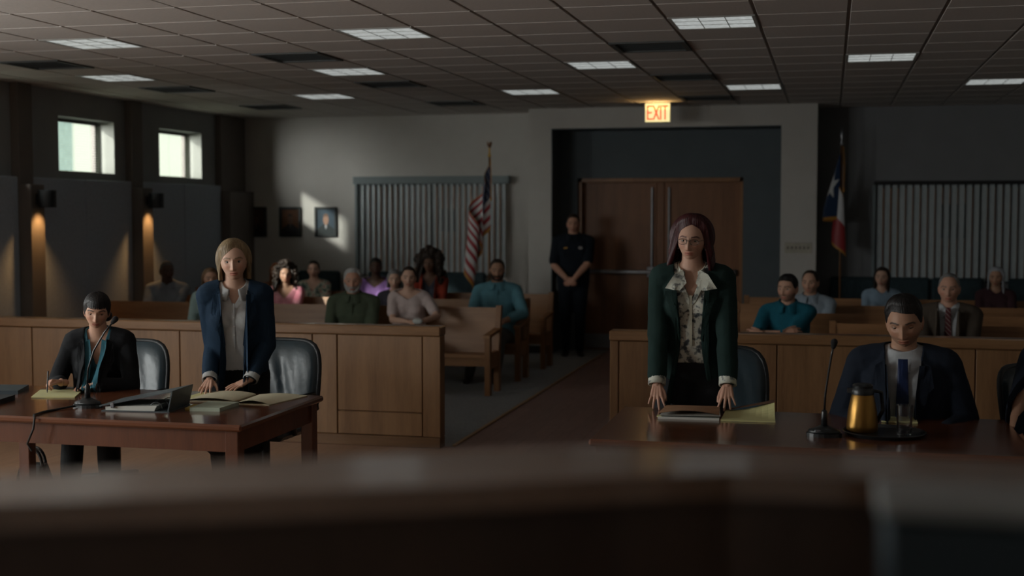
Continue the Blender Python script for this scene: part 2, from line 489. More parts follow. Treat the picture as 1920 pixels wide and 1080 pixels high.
# windows: frame, pane, white reveal, mini blind
REVEAL = plain('grey_window_reveal', (0.26, 0.265, 0.24), 0.7, 0, 0.03, 5)
SLAT = translucent('white_mini_blind_slat', (0.72, 0.76, 0.66), 0.30)
BLOCKERC = plain('white_shade_cloth', (0.6, 0.6, 0.57), 0.8)
PANE = glassy('window_glass')
for n, (y0, y1) in enumerate(WIN):
    xg = XL - .235; WZ0 = 2.29 if n < 4 else WLOW
    fr = MB().box(xg - .03, xg + .02, y0, y0 + .035, WZ0, WZ1).box(xg - .03, xg + .02, y1 - .075, y1, WZ0, WZ1)
    fr.box(xg - .03, xg + .02, y0, y1, WZ0, WZ0 + .035).box(xg - .03, xg + .02, y0, y1, WZ1 - .035, WZ1)
    w = struct('window_%d' % (n + 1), fr, plain('bronze_window_frame', (0.05, 0.042, 0.036), 0.4, 0.4))
    struct('window_pane', MB().box(xg - .006, xg, y0 + .03, y1 - .03, WZ0 + .03, WZ1 - .03), PANE, w)
    struct('window_reveal', MB().box(xg + .02, XL - .002, y1 - .012, y1 + .0, WZ0, WZ1).box(xg + .02, XL - .002, y0, y0 + .012, WZ0, WZ1)
           .box(xg + .02, XL - .002, y0 + .012, y1 - .012, WZ0, WZ0 + .012), REVEAL, w)
    if n < 2:
        xb = XL - .175
        t = thing('window_blind', ['white mini blind in the high window nearest the back corner', 'white mini blind in the second high window from the back corner',
                                   'white mini blind in the third high window from the back corner'][n], 'blind', (xb, (y0 + y1) / 2, WZ0), 'mini blinds in the high side windows')
        sl = MB()
        z = WZ0 + .03
        tilt = R(10)
        while z < WZ1 - .045:
            dx, dz = .0140 * math.cos(tilt), .0140 * math.sin(tilt)
            ya, yb_ = y0 + .016, y1 - .065
            sl.add([(xb - dx, ya, z + dz), (xb, ya, z + .0015), (xb + dx, ya, z - dz), (xb - dx, yb_, z + dz), (xb, yb_, z + .0015), (xb + dx, yb_, z - dz)],
                   [(0, 1, 4, 3), (1, 2, 5, 4)])
            z += .029
        o = part(sl, 'slats', SLAT, t); o['kind'] = 'stuff'
        part(MB().box(xb - .016, xb + .016, y0 + .014, y1 - .05, WZ1 - .045, WZ1 - .025), 'headrail', plain('bronze_headrail', (0.04, 0.035, 0.03), 0.5), t)
        part(MB().box(xb - .012, xb + .012, y0 + .016, y1 - .065, WZ0 + .013, WZ0 + .024), 'bottom_rail', REVEAL, t)
        cords = MB()
        for q in (.2, .5, .8): cords.box(xb - .001, xb + .001, y0 + (y1 - y0) * q - .001, y0 + (y1 - y0) * q + .001, WZ0 + .02, WZ1 - .03)
        part(cords, 'ladder_cords', REVEAL, t)
        pd = bpy.data.lights.new('sky_portal', 'AREA'); pd.shape = 'RECTANGLE'; pd.size = .6; pd.size_y = 1.15
        pd.cycles.is_portal = True
        po = bpy.data.objects.new('sky_portal', pd); COL.objects.link(po); po.location = (xg - .05, (y0 + y1) / 2, (WZ0 + WZ1) / 2)
        po.rotation_euler = Vector((1, 0, 0)).to_track_quat('-Z', 'Y').to_euler()
    else:
        if n < 3: continue
        if n > 2:  # added unseen shades that keep both suns out of these openings
            t = thing('roller_shade', 'white roller shade over the side window, %s beyond the left edge' % ['', '', '', 'first', 'second', 'third', 'fourth'][n], 'blind', (XL - .12, (y0 + y1) / 2, WZ0), 'roller shades on the tall side windows')
            part(MB().box(XL - .125, XL - .12, y0 + .014, y1 - .014, WZ0 + .013, WZ1 - .03), 'shade_cloth', BLOCKERC, t)
            part(MB().box(XL - .15, XL - .10, y0 + .014, y1 - .014, WZ1 - .05, WZ1 - .002, .01), 'roller', REVEAL, t)
        ld = bpy.data.lights.new('window_daylight', 'AREA'); ld.shape = 'RECTANGLE'; ld.size = WZ1 - WZ0 - .06; ld.size_y = 1.1  # added fill lamp in front of the closed shade, lights the faces
        ld.energy = KEY * [0, 0, 0, .05, .95, 1.1, 2.2][n]; ld.color = (0.97, 1.0, 0.97)
        lo = bpy.data.objects.new('window_daylight', ld); COL.objects.link(lo); lo.location = (XL - .02, (y0 + y1) / 2, (WZ0 + WZ1) / 2)
        lo.rotation_euler = Vector((1, .25 if n == 2 else 0, -.12)).to_track_quat('-Z', 'Y').to_euler()
# building across the way, seen through the second window
t = thing('neighbouring_building', 'pale blue building outside, filling the left of the second high window', 'building', (-17, 19.3, 0))
bw = MB().box(-20.0, -14.2, 16.0, 22.55, 0, 7.0)
part(bw, 'wall', plain('pale_blue_render', (0.42, 0.56, 0.60), 0.9), t)
part(MB().box(-20.1, -14.15, 15.9, 22.6, 7.0, 7.2), 'roof', plain('grey_roof_felt', (0.2, 0.2, 0.2), 0.9), t)
for k in range(3): part(MB().box(-14.22, -14.17, 17.2 + k * 1.6, 18.0 + k * 1.6, 4.9, 6.0), 'window', plain('dark_outside_glass', (0.25, 0.33, 0.36), 0.2), t)

# ---- remaining walls
struct('wall_right', MB().box(XR, XR + .3, YF - .3, YB + .3, 0, ZC + .1), WALLP)
struct('wall_front', MB().box(XL - .3, XR + .3, YF - .3, YF, 0, ZC + .1), WALLP)
YC = 16.64                                   # face of the entrance block
BX0, BX1 = -3.83, -0.175
PX0, PX1, PZ = -3.53, -0.61, 2.93            # recess in it
YD = 17.13                                   # wall with the doors
DX0, DX1, DZ = -3.28, -1.10, 2.30
wb = MB()
W1 = (-6.42, -4.32, 0.96, 2.26)              # interior windows
W2 = (0.56, 3.1, 0.96, 2.21)
# left part
wb.box(XL - .3, W1[0], YB, YB + .15, 0, ZC + .1).box(W1[1], BX0 + .05, YB, YB + .15, 0, ZC + .1)
wb.box(W1[0], W1[1], YB, YB + .15, 0, W1[2]).box(W1[0], W1[1], YB, YB + .15, W1[3], ZC + .1)
wr_ = MB()
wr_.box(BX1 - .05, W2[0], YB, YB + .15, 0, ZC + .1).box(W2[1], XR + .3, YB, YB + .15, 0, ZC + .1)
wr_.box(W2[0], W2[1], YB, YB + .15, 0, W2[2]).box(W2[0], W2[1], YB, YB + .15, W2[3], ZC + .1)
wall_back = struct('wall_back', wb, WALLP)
struct('wall_back_right', wr_, plain('charcoal_wall_paint', (0.200, 0.205, 0.215), 0.8, 0, 0.04, 3, 0.08))  # right part of the back wall coloured darker than the left
# entrance block, recess lined in dark paint
struct('entrance_block', MB().box(BX0, PX0, YC, YB, 0, ZC).box(PX1, BX1, YC, YB, 0, ZC).box(PX0, PX1, YC, YB, PZ, ZC), WALLP, wall_back)
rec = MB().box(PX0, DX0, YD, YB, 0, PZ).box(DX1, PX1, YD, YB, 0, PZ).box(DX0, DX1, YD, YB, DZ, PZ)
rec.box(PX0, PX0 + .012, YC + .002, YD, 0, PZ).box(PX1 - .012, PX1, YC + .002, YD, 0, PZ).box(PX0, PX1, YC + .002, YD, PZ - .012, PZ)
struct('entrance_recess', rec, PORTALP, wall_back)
struct('baseboard_back', MB().box(-8.03, BX0, YB - .015, YB, 0, .11).box(BX1, XR, YB - .015, YB, 0, .11).box(BX0, PX0, YC - .015, YC, 0, .11).box(PX1, BX1, YC - .015, YC, 0, .11),
       plain('dark_vinyl_base', (0.03, 0.03, 0.032), 0.6), wall_back)
# ---- double doors
YDD = YD + .16
jamb = MB().box(DX0, DX0 + .05, YD + .05, YDD + .06, 0, DZ).box(DX1 - .05, DX1, YD + .05, YDD + .06, 0, DZ).box(DX0, DX1, YD + .05, YDD + .06, DZ - .05, DZ)
fr = struct('trim_1', jamb, wood('door_frame_wood', (0.20, 0.085, 0.032), (0.30, 0.14, 0.055), 'z', 0.4))
DM = (DX0 + DX1) / 2
struct('door_mullion', MB().box(DM - .05, DM + .05, YDD - .01, YDD + .05, 0, DZ - .05, .006), DOORW, fr)
struct('door_reveal', MB().box(DX0 - .001, DX0 + .004, YD, YD + .05, 0, DZ).box(DX1 - .004, DX1 + .001, YD, YD + .05, 0, DZ), PORTALP, fr)
for n, (x0, x1, s_) in enumerate(((DX0 + .05, DM - .05, 1), (DM + .05, DX1 - .05, -1))):
    d = struct('door_%d' % (n + 1), MB().box(x0 + .004, x1 - .004, YDD, YDD + .045, .01, DZ - .054, .004), DOORW)
    xe = (x1 if s_ > 0 else x0)
    bar = MB().box(x0 + .05, x1 - .05, YDD - .085, YDD - .05, 1.035, 1.085, .012)
    struct('push_bar', bar, STEEL, d)
    struct('latch_box', MB().box(xe - s_ * .12, xe - s_ * .01, YDD - .07, YDD, .99, 1.13, .008), STEEL, d)
    struct('end_bracket', MB().box((x0 + .03) if s_ > 0 else (x1 - .10), (x0 + .10) if s_ > 0 else (x1 - .03), YDD - .07, YDD, 1.02, 1.10, .008), CHARCOAL, d)
    struct('vertical_rod', MB().box(xe - s_ * .075, xe - s_ * .05, YDD - .035, YDD - .01, .1, 2.18, .005), STEEL, d)
    struct('kick_plate', MB().box(x0 + .03, x1 - .03, YDD - .004, YDD, .03, .22), STEEL, d)
# ---- corridor behind the glass
struct('wall_corridor', MB().box(XL - .3, XR + .3, YB + 2.9, YB + 3.2, 0, ZC + .1).box(XL - .6, XL - .3, YB + .15, YB + 3.2, 0, ZC + .1).box(XR + .3, XR + .6, YB + .15, YB + 3.2, 0, ZC + .1),
       plain('corridor_tan_paint', (0.42, 0.27, 0.17), 0.8))
for lx, e in ((-5.2, 7.0), (-2.2, .6), (1.0, 2.0)):
    ld = bpy.data.lights.new('corridor_lamp', 'AREA'); ld.size = .6; ld.energy = e; ld.color = (1.0, 0.72, 0.48)
    lo = bpy.data.objects.new('corridor_lamp', ld); COL.objects.link(lo); lo.location = (lx, YB + 1.5, ZC - .03)
# corridor notices
for k, (x, z, w_, h_, c) in enumerate(((-5.98, 1.72, .26, .36, (0.10, 0.12, 0.16)), (1.72, 1.72, .40, .5, (0.03, 0.03, 0.03)))):
    single(MB().box(x - w_ / 2, x + w_ / 2, YB + 2.86, YB + 2.90, z - h_ / 2, z + h_ / 2, .01), 'notice_board', plain('notice_dark_%d' % k, c, 0.6),
           ['dark notice board in the corridor behind the left vertical blinds', 'dark notice board in the corridor behind the right vertical blinds'][k], 'notice', (x, YB + 2.9, z - h_ / 2))
# ---- interior windows with vertical blinds
VSLAT = plain('grey_vertical_blind_vane', (0.36, 0.40, 0.41), 0.8, 0, 0.05, 9)
VALM = plain('grey_blind_valance', (0.20, 0.24, 0.25), 0.7, 0, 0.04, 6)
for n, (x0, x1, z0, z1) in enumerate((W1, W2)):
    fm = MB().box(x0, x0 + .05, YB + .03, YB + .1, z0, z1).box(x1 - .05, x1, YB + .03, YB + .1, z0, z1).box(x0, x1, YB + .03, YB + .1, z0, z0 + .05).box(x0, x1, YB + .03, YB + .1, z1 - .05, z1)
    xm = (x0 + x1) / 2
    fm.box(xm - .025, xm + .025, YB + .03, YB + .1, z0, z1)
    w = struct('window_%d' % (8 + n), fm, CHARCOAL)
    for q0, q1 in ((x0 + .05, xm - .025), (xm + .025, x1 - .05)):
        struct('window_pane', MB().box(q0, q1, YB + .06, YB + .066, z0 + .05, z1 - .05), PANE, w)
    t = thing('vertical_blind', ['grey vertical blind behind the gallery on the left, under a valance', 'grey vertical blind on the dark back wall at the right'][n], 'blind', ((x0 + x1) / 2, YB - .08, z0), 'vertical blinds on the back wall')
    if n == 0:
        part(MB().box(x0 - .06, x1 + .07, YB - .13, YB - .002, z1 - .02, z1 + .085, .006), 'valance', VALM, t)
    else:
        part(MB().box(x0 - .03, x1 + .03, YB - .075, YB - .002, z1 - .01, z1 + .035, .006), 'headrail', CHARCOAL, t)
    part(MB().box(x0 - .05, x0 - .01, YB - .09, YB - .002, z0 - .02, z1 - .02, .004), 'side_channel', VALM, t)
    sp = .0815 if n == 0 else .0895
    k = 0; x = x0 + .04
    while x < x1 - .02:
        ang = R(-25 if n == 0 else -34) + R(random.uniform(-4, 4))
        hw = .0445
        ca, sa = math.cos(ang) * hw, math.sin(ang) * hw
        yb_ = YB - .06
        vs = []
        for z in (z0 + .02 + random.uniform(-.006, .006), z1 - .015):
            for s_, off in ((-1, 0), (0, .006), (1, 0)):
                vs.append((x + s_ * ca - off * math.sin(ang), yb_ + s_ * sa + off * math.cos(ang), z))
        mb = MB().add(vs, [(0, 1, 4, 3), (1, 2, 5, 4)])
        part(mb, 'vane', VSLAT, t)
        x += sp; k += 1

# ---- ceiling lights and vents
FRAMEM = plain('white_light_frame', (0.42, 0.42, 0.40), 0.5)
DIFF = emit('prismatic_diffuser', (0.94, 1.0, 0.98), TROFFER, 0.42, 26)
VENTM = plain('dark_vent_grille', (0.075, 0.080, 0.080), 0.6)
rown = {-8: 'row above the front of the courtroom', -4: 'row above the counsel tables', 0: 'front row of the ceiling in view', 4: 'middle row of the ceiling', 8: 'back row nearest the entrance wall'}
coln = {0: 'leftmost', 1: 'second from left', 2: 'third from left', 3: 'rightmost', 4: 'beyond the right edge'}
mfr = MB().box(-.30, -.275, -.30, .30, -.004, .05, .002).box(.275, .30, -.30, .30, -.004, .05, .002).box(-.275, .275, -.30, -.275, -.004, .05, .002).box(-.275, .275, .275, .30, -.004, .05, .002).mesh('frame')
mfr.materials.append(FRAMEM)
mdf = MB().box(-.275, .275, -.275, .275, .002, .012).mesh('diffuser'); mdf.materials.append(DIFF)
mlv = MB().box(-.095, -.089, -.275, .275, -.001, .002).box(.089, .095, -.275, .275, -.001, .002).box(-.275, .275, -.095, -.089, -.001, .002).box(-.275, .275, .089, .095, -.001, .002).mesh('divider'); mlv.materials.append(FRAMEM)
cols = {}
for (i, j) in sorted(LIGHTS):
    cols.setdefault(j, []).append(i)
for j, ii in cols.items():
    for n, i in enumerate(ii):
        if j < -8: lab = 'square ceiling light panel, %s of the %s' % (coln[min(n, 4)], 'row over the bench' if j == -12 else 'row behind the bench')
        elif j < 0: lab = 'square ceiling light panel, %s of the %s' % (coln[min(n, 4)], rown[j])
        else: lab = 'square lit ceiling panel, %s in the %s' % (coln[min(n, 4)], rown[j])
        t = thing('ceiling_light', lab, 'ceiling light', (0.405 + G * i, 9.42 + G * j, ZC), 'square ceiling light panels')
        for me in (mfr, mdf, mlv): obj(me.name.split('.')[0], me, t)
mvf = MB().box(-.30, .30, -.30, -.26, -.01, .02).box(-.30, .30, .26, .30, -.01, .02).box(-.30, -.26, -.26, .26, -.01, .02).box(.26, .30, -.26, .26, -.01, .02).box(-.26, .26, -.26, .26, .045, .05).mesh('vent_frame'); mvf.materials.append(VENTM)
mvl = []
for q in range(6):
    y = -.22 + q * .088
    mvl.append(MB().add([(-.26, y - .035, -.006), (.26, y - .035, -.006), (.26, y + .02, .035), (-.26, y + .02, .035), (-.26, y - .031, -.008), (.26, y - .031, -.008), (.26, y + .024, .033), (-.26, y + .024, .033)],
        [(0, 1, 2, 3), (7, 6, 5, 4), (0, 4, 5, 1), (2, 6, 7, 3), (0, 3, 7, 4), (1, 5, 6, 2)]).mesh('louvre'))
    mvl[-1].materials.append(VENTM)
vl = {(-12, 2): 'dark ceiling vent at far left, in front of the left light panels', (-12, 6): 'ceiling vent above the left windows, edge caught by sunlight', (-8, 2): 'dark ceiling vent between the front and middle light rows, left of centre',
      (-8, 6): 'dark ceiling vent behind the left middle light panel', (-12, 10): 'dark ceiling vent in the sunlit back left corner', (-8, 10): 'dark ceiling vent near the back wall above the left blinds',
      (-3, 2): 'dark ceiling vent at the top, in front of the exit sign', (-3, 6): 'dark ceiling vent just ahead of the exit sign, to its right', (3, 4): 'dark ceiling vent at far right between two light panels', (-3, 10): 'dark ceiling vent against the entrance block, right of the exit sign'}
for (i, j), lab in vl.items():
    t = thing('ceiling_vent', lab, 'vent', (0.405 + G * i, 9.42 + G * j, ZC), 'square ceiling vents')
    obj('vent_frame', mvf, t)
    for me in mvl: obj('louvre', me, t)

# ---- wall sconces on the pilasters
SCM = plain('sconce_black_metal', (0.012, 0.014, 0.016), 0.45, 0.2)
WARM = emit('warm_lamp_glass', (1.0, 0.55, 0.18), 2.2)
for k, y in enumerate(PIL[1:5]):
    yc = y + .125; x0 = -8.03
    t = thing('wall_sconce', ['black box wall sconce between the two high windows', 'black box wall sconce left of the first high window in view', 'black box wall sconce on the side wall left of the rail',
                              'black box wall sconce on the side wall beside the counsel tables'][k], 'wall lamp', (x0, yc, 1.9), 'black sconces on the side wall pilasters')
    body = MB().lathe([(.082, 1.90), (.09, 1.90), (.09, 2.075), (.085, 2.08), (.002, 2.08), (.002, 2.07), (.08, 2.06), (.082, 1.90)], (x0 + .115, yc, 0), 20, False)
    part(body, 'shade', SCM, t)
    part(MB().box(x0, x0 + .06, yc - .04, yc + .04, 1.94, 2.04, .004), 'bracket', SCM, t)
    part(MB().ball((x0 + .115, yc, 1.96), .03), 'bulb', WARM, t, True)
    ld = bpy.data.lights.new('sconce_lamp', 'SPOT'); ld.energy = 22.0; ld.color = (1.0, 0.52, 0.18); ld.spot_size = R(95); ld.spot_blend = 0.8; ld.shadow_soft_size = .03
    lo = bpy.data.objects.new('sconce_lamp', ld); COL.objects.link(lo); lo.location = (x0 + .115, yc, 1.925)
    lo.rotation_euler = Vector((-.12, 0, -1)).to_track_quat('-Z', 'Y').to_euler()

# ---- exit sign
ex0, ex1, ey, ez0, ez1 = -2.228, -1.915, 16.0, 2.945, 3.182
t = thing('exit_sign', 'glowing yellow exit sign with red letters hanging over the entrance', 'sign', ((ex0 + ex1) / 2, ey + .03, ez0))
part(MB().box(ex0, ex1, ey, ey + .06, ez0, ez1, .006), 'housing', plain('exit_sign_case', (0.5, 0.45, 0.3), 0.5), t)
part(MB().box(ex0 + .006, ex1 - .006, ey - .004, ey, ez0 + .006, ez1 - .006), 'lit_face', emit('exit_yellow', (1.0, 0.86, 0.42), 0.95), t)
def strokes(letter, x, z, w, h, th):
    m = []
    if letter == 'E': m = [(0, 0, 0, 1), (0, 0, 1, 0), (0, .5, .85, .5), (0, 1, 1, 1)]
    if letter == 'X': m = [(0, 0, 1, 1), (0, 1, 1, 0)]
    if letter == 'I': m = [(.5, 0, .5, 1)]
    if letter == 'T': m = [(.5, 0, .5, 1), (0, 1, 1, 1)]
    for a, b_, c, d in m:
        p, q = Vector((x + a * w, 0, z + b_ * h)), Vector((x + c * w, 0, z + d * h))
        u = (q - p).normalized(); n = Vector((-u.z, 0, u.x)) * th / 2
        e = u * th / 2
        yield [p - e + n, q + e + n, q + e - n, p - e - n]
REDM = emit('exit_red_letter', (1.0, 0.13, 0.04), 0.75)
x = ex0 + .036
for ch, w_ in (('E', .052), ('X', .062), ('I', .006), ('T', .058)):
    mb = MB()
    for qd in strokes(ch, x, ez0 + .040, w_, .155, .019):
        mb.prism([(p.x, p.z) for p in qd], ey - .008, ey - .002, 'y')
    part(mb, 'letter', REDM, t)
    x += w_ + .0215
part(MB().box((ex0 + ex1) / 2 - .05, (ex0 + ex1) / 2 + .05, ey + .005, ey + .055, ez1 - .002, ZC), 'ceiling_mount', FRAMEM, t)
ld = bpy.data.lights.new('exit_glow', 'AREA'); ld.shape = 'RECTANGLE'; ld.size = .28; ld.size_y = .05; ld.energy = 1.1; ld.color = (1.0, 0.62, 0.22)
lo = bpy.data.objects.new('exit_glow', ld); COL.objects.link(lo); lo.location = ((ex0 + ex1) / 2, ey - .03, ez1 - .10)
lo.rotation_euler = Vector((0, -.55, .8)).to_track_quat('-Z', 'Y').to_euler()

# ---- switch plate
t = thing('switch_plate', 'pale six-gang light switch plate right of the double doors', 'switch', (-.39, YC, 1.35))
part(MB().box(-.555, -.222, YC - .008, YC, 1.345, 1.475, .004), 'plate', plain('ivory_plastic', (0.40, 0.37, 0.30), 0.5), t)
for k in range(6): part(MB().box(-.527 + k * .05, -.507 + k * .05, YC - .018, YC - .007, 1.395, 1.425, .003), 'toggle', plain('dark_toggle', (0.12, 0.11, 0.10), 0.5), t)

# ---- framed portraits on the back wall
def portrait(x0, x1, z0, z1, bgc, face, robe, collar, label):
    t = thing('framed_portrait', label, 'picture', ((x0 + x1) / 2, YB, z0), 'framed portraits on the back wall')
    fw = .035
    f = MB().box(x0, x0 + fw, YB - .03, YB, z0, z1, .006).box(x1 - fw, x1, YB - .03, YB, z0, z1, .006).box(x0 + fw, x1 - fw, YB - .03, YB, z0, z0 + fw, .006).box(x0 + fw, x1 - fw, YB - .03, YB, z1 - fw, z1, .006)
    part(f, 'frame', plain('black_picture_frame', (0.012, 0.016, 0.017), 0.4), t)
    nu, nv = 40, 52; cl = []
    for j in range(nv):
        for i in range(nu):
            u, v = (i / (nu - 1) - .5) * 2, (j / (nv - 1) - .5) * 2
            c = mul(bgc, 1 - .35 * abs(u))
            if v < -.15 - .55 * max(0, abs(u) - .2): c = robe
            if abs(u) < .16 - .25 * (v + .3) * -1 and -.55 < v < -.12: c = collar if abs(u) < .14 + (v + .12) * .2 else c
            if (u / .30) ** 2 + ((v - .18) / .42) ** 2 < 1: c = face
            if (u / .31) ** 2 + ((v - .42) / .25) ** 2 < 1 and v > .45: c = mul(face, .45)
            cl.append(c)
    mb = MB().grid(lambda u, v: (x0 + fw + (x1 - x0 - 2 * fw) * u, YB - .012, z0 + fw + (z1 - z0 - 2 * fw) * v), nu, nv)
    part(mb, 'print', vcol('printed_photo', 0.4), t, col=cl)
portrait(-8.165, -7.835, 1.50, 1.925, (0.060, 0.030, 0.022), (0.10, 0.055, 0.045), (0.012, 0.012, 0.014), (0.10, 0.085, 0.075), 'dark framed portrait, leftmost of three, brown background')
portrait(-7.64, -7.305, 1.50, 1.925, (0.17, 0.065, 0.020), (0.14, 0.075, 0.045), (0.012, 0.012, 0.014), (0.06, 0.05, 0.045), 'framed portrait with orange background, middle of three')
portrait(-7.10, -6.765, 1.50, 1.925, (0.035, 0.065, 0.095), (0.33, 0.19, 0.13), (0.014, 0.022, 0.024), (0.36, 0.38, 0.40), 'framed portrait with blue background and bright face, nearest the blinds')

# ================================================================== FURNITURE
def rail(x0, x1, seams, label, end_right):
    t = thing('bar_rail', label, 'railing', ((x0 + x1) / 2, 9.77, 0), 'oak rails in front of the gallery')
    y0, y1 = 9.72, 9.84
    part(MB().box(x0, x1, y0 - .02, y1 + .02, .885, .96, .008), 'cap_rail', OAKX, t)
    part(MB().box(x0 + .02, x1 - .02, y0 + .02, y1 - .02, .0, .885), 'core', OAK, t)
    part(MB().box(x0 + .005, x1 - .005, y0 - .004, y1 + .004, 0, .085, .004), 'base_trim', wood('oak_base_trim', (0.10, 0.048, 0.02), (0.17, 0.085, 0.036), 'x', 0.45), t)
    xs = [x0] + seams + [x1]
    for a, b in zip(xs, xs[1:]):
        w = b - a
        if w < .24:
            part(MB().box(a + .003, b - .003, y0, y1, .087, .883, .005), 'stile', OAK, t)
        else:
            part(MB().box(a + .004, b - .004, y0 + .002, y0 + .02, .278, .880, .004), 'upper_panel', OAK, t)
            part(MB().box(a + .004, b - .004, y0 + .002, y0 + .02, .090, .270, .004), 'lower_panel', OAK, t)
            part(MB().box(a + .004, b - .004, y1 - .02, y1 - .002, .090, .880, .004), 'back_panel', OAK, t)
rail(-8.02, -2.94, [-6.543, -5.173, -4.01, -3.80, -3.09], 'long oak panelled rail in front of the left gallery', True)
rail(-1.61, 4.15, [-1.54, -.369, 1.01, 2.4], 'oak panelled rail right of the aisle, behind the standing red-haired woman', False)

def pew(x0, x1, yb, label):
    t = thing('pew', label, 'pew', ((x0 + x1) / 2, yb - .25, 0), 'oak gallery pews')
    part(MB().prism([(yb - .50, .385), (yb - .50, .42), (yb - .08, .40), (yb - .08, .365)], x0 + .05, x1 - .05), 'seat', PEW, t)
    part(MB().prism([(yb - .105, .36), (yb - .075, .36), (yb + .005, .86), (yb - .028, .865)], x0 + .05, x1 - .05), 'backrest', PEW, t)
    part(MB().box(x0 + .05, x1 - .05, yb - .475, yb - .45, .30, .385), 'front_apron', PEW, t)
    for xe in (x0, x1 - .055):
        part(MB().prism([(yb - .135, 0), (yb - .045, 0), (yb - .045, .45), (yb + .035, .885), (yb - .03, .885), (yb - .135, .44)], xe, xe + .055), 'back_post', PEWZ, t)
        part(MB().prism([(yb - .50, 0), (yb - .42, 0), (yb - .42, .60), (yb - .50, .59)], xe, xe + .055), 'front_post', PEWZ, t)
        part(MB().prism([(yb - .53, .585), (yb - .02, .635), (yb - .02, .665), (yb - .53, .62)], xe - .008, xe + .063), 'armrest', PEW, t)
        part(MB().box(xe + .008, xe + .047, yb - .42, yb - .13, .27, .43), 'side_rail', PEW, t)
ROW = [11.95, 13.10, 14.27, 15.42]
for k, (x0, x1, lab) in enumerate(((-7.95, -3.30, 'front oak pew of the left gallery, its end post by the aisle'), (-7.95, -3.27, 'second oak pew of the left gallery, under the bearded man in blue'),
                                   (-7.95, -3.24, 'third oak pew of the left gallery, nearest the officer'))):
    pew(x0, x1, ROW[k + 1], lab)
for k, (x0, x1, lab) in enumerate(((0.0, 4.0, 'front oak pew of the right gallery, starting beside the man in teal'), (-.93, 4.0, 'second oak pew of the right gallery, behind the man in teal'),
                                   (-1.0, 4.0, 'third oak pew of the right gallery'), (-.97, 4.0, 'last oak pew of the right gallery, by the state flag'))):
    pew(x0, x1, ROW[k], lab)

def counsel_table(x0, x1, y0, y1, label):
    t = thing('counsel_table', label, 'table', ((x0 + x1) / 2, (y0 + y1) / 2, 0), 'mahogany counsel tables')
    part(MB().box(x0, x1, y0, y1, .725, .76, .010), 'table_top', MAHOG, t)
    a = .045
    part(MB().box(x0 + a, x1 - a, y0 + a, y0 + a + .025, .61, .725).box(x0 + a, x1 - a, y1 - a - .025, y1 - a, .61, .725)
         .box(x0 + a, x0 + a + .025, y0 + a, y1 - a, .61, .725).box(x1 - a - .025, x1 - a, y0 + a, y1 - a, .61, .725), 'apron', MAHOGZ, t)
    for lx in (x0 + .03, x1 - .105):
        for ly in (y0 + .03, y1 - .105):
            part(MB().box(lx, lx + .075, ly, ly + .075, 0, .725, .005), 'leg', MAHOGZ, t)
counsel_table(-4.95, -2.92, 6.12, 7.25, 'mahogany counsel table at the left, covered with papers and a binder')
counsel_table(-1.12, 0.92, 6.15, 7.25, 'mahogany counsel table at the right with the coffee carafe')

def office_chair(x, y, label, rz=0.0, top=1.0, w=.54):
    t = thing('office_chair', label, 'chair', (x, y, 0), 'leather office chairs at the tables')
    M_ = Matrix.Translation((x, y, 0)) @ Matrix.Rotation(rz, 4, 'Z')
    def put(mb): mb.v = [M_ @ p for p in mb.v]; return mb
    # backrest: padded, curved, rounded top
    zb, zt = .50, top
    def back(off):
        def f(u, v):
            ang = 2 * math.pi * u
            e = 5.0
            c, s_ = math.cos(ang), math.sin(ang)
            rr = (abs(c) ** e + abs(s_) ** e) ** (-1 / e)
            k = v
            px = c * rr * k * (w / 2 - off * .3); pz = s_ * rr * k * ((zt - zb) / 2 - off * .3)
            if pz > 0: px *= 1 - .10 * (pz / ((zt - zb) / 2)) ** 2
            pad = (1 - k ** 6) ** .5 * .05 if off == 0 else (1 - k ** 6) ** .5 * -.035
            yy = .25 + .10 * (pz / .25) * .5 - .055 * (abs(px) / (w / 2)) ** 2
            wr = .005 * math.sin(px * 55 + pz * 14) * (1 - k) if off == 0 else 0
            return Vector((px, yy - pad + wr, (zb + zt) / 2 + pz))
        return f
    mb = MB(); mb.grid(back(0), 48, 12, True); mb.grid(back(.01), 48, 8, True)
    bk = part(put(mb), 'backrest', LEATHER, t, True)
    rim = [back(0)(i / 48, 1.0) + Vector((0, .003, 0)) for i in range(49)]
    part(put(MB().tube(rim, .016, 8, False)), 'piping', plain('black_leather_edge', (0.008, 0.010, 0.012), 0.45), bk, True)
    part(put(MB().box(-.25, .25, -.26, .23, .41, .49, .03)), 'seat', LEATHER, t)
    for s_ in (-1, 1):
        arm = MB().tube([(s_ * .27, .20, .56), (s_ * .29, .12, .665), (s_ * .29, -.16, .675), (s_ * .28, -.20, .62), (s_ * .26, -.10, .44)], .019, 8)
        part(put(arm), 'armrest', BLACKPL, t, True)
    part(put(MB().lathe([(.03, .10), (.03, .41)])), 'column', CHARCOAL, t)
    base = MB()
    for k in range(5):
        a = k * 2 * math.pi / 5 + .3
        base.tube([(0, 0, .11), (math.cos(a) * .30, math.sin(a) * .30, .075)], [.03, .018], 8)
    sb = part(put(base), 'star_base', CHARCOAL, t)
    for k in range(5):
        a = k * 2 * math.pi / 5 + .3
        part(put(MB().tube([(math.cos(a) * .30 - .02 * math.sin(a), math.sin(a) * .30 + .02 * math.cos(a), .03), (math.cos(a) * .30 + .02 * math.sin(a), math.sin(a) * .30 - .02 * math.cos(a), .03)], .03, 12)), 'caster', BLACKPL, sb)
    return t
office_chair(-4.57, 7.70, 'leather chair under the seated woman writing at the left table', 0.10, .98, .56)
office_chair(-3.55, 7.80, 'empty leather chair behind the standing blonde woman', -.06, 1.0, .58)
office_chair(-.62, 7.80, 'leather chair behind the standing red-haired woman', .06, 1.02, .54)
office_chair(0.40, 7.75, 'leather chair under the seated man in the navy suit', 0.0, .98, .54)
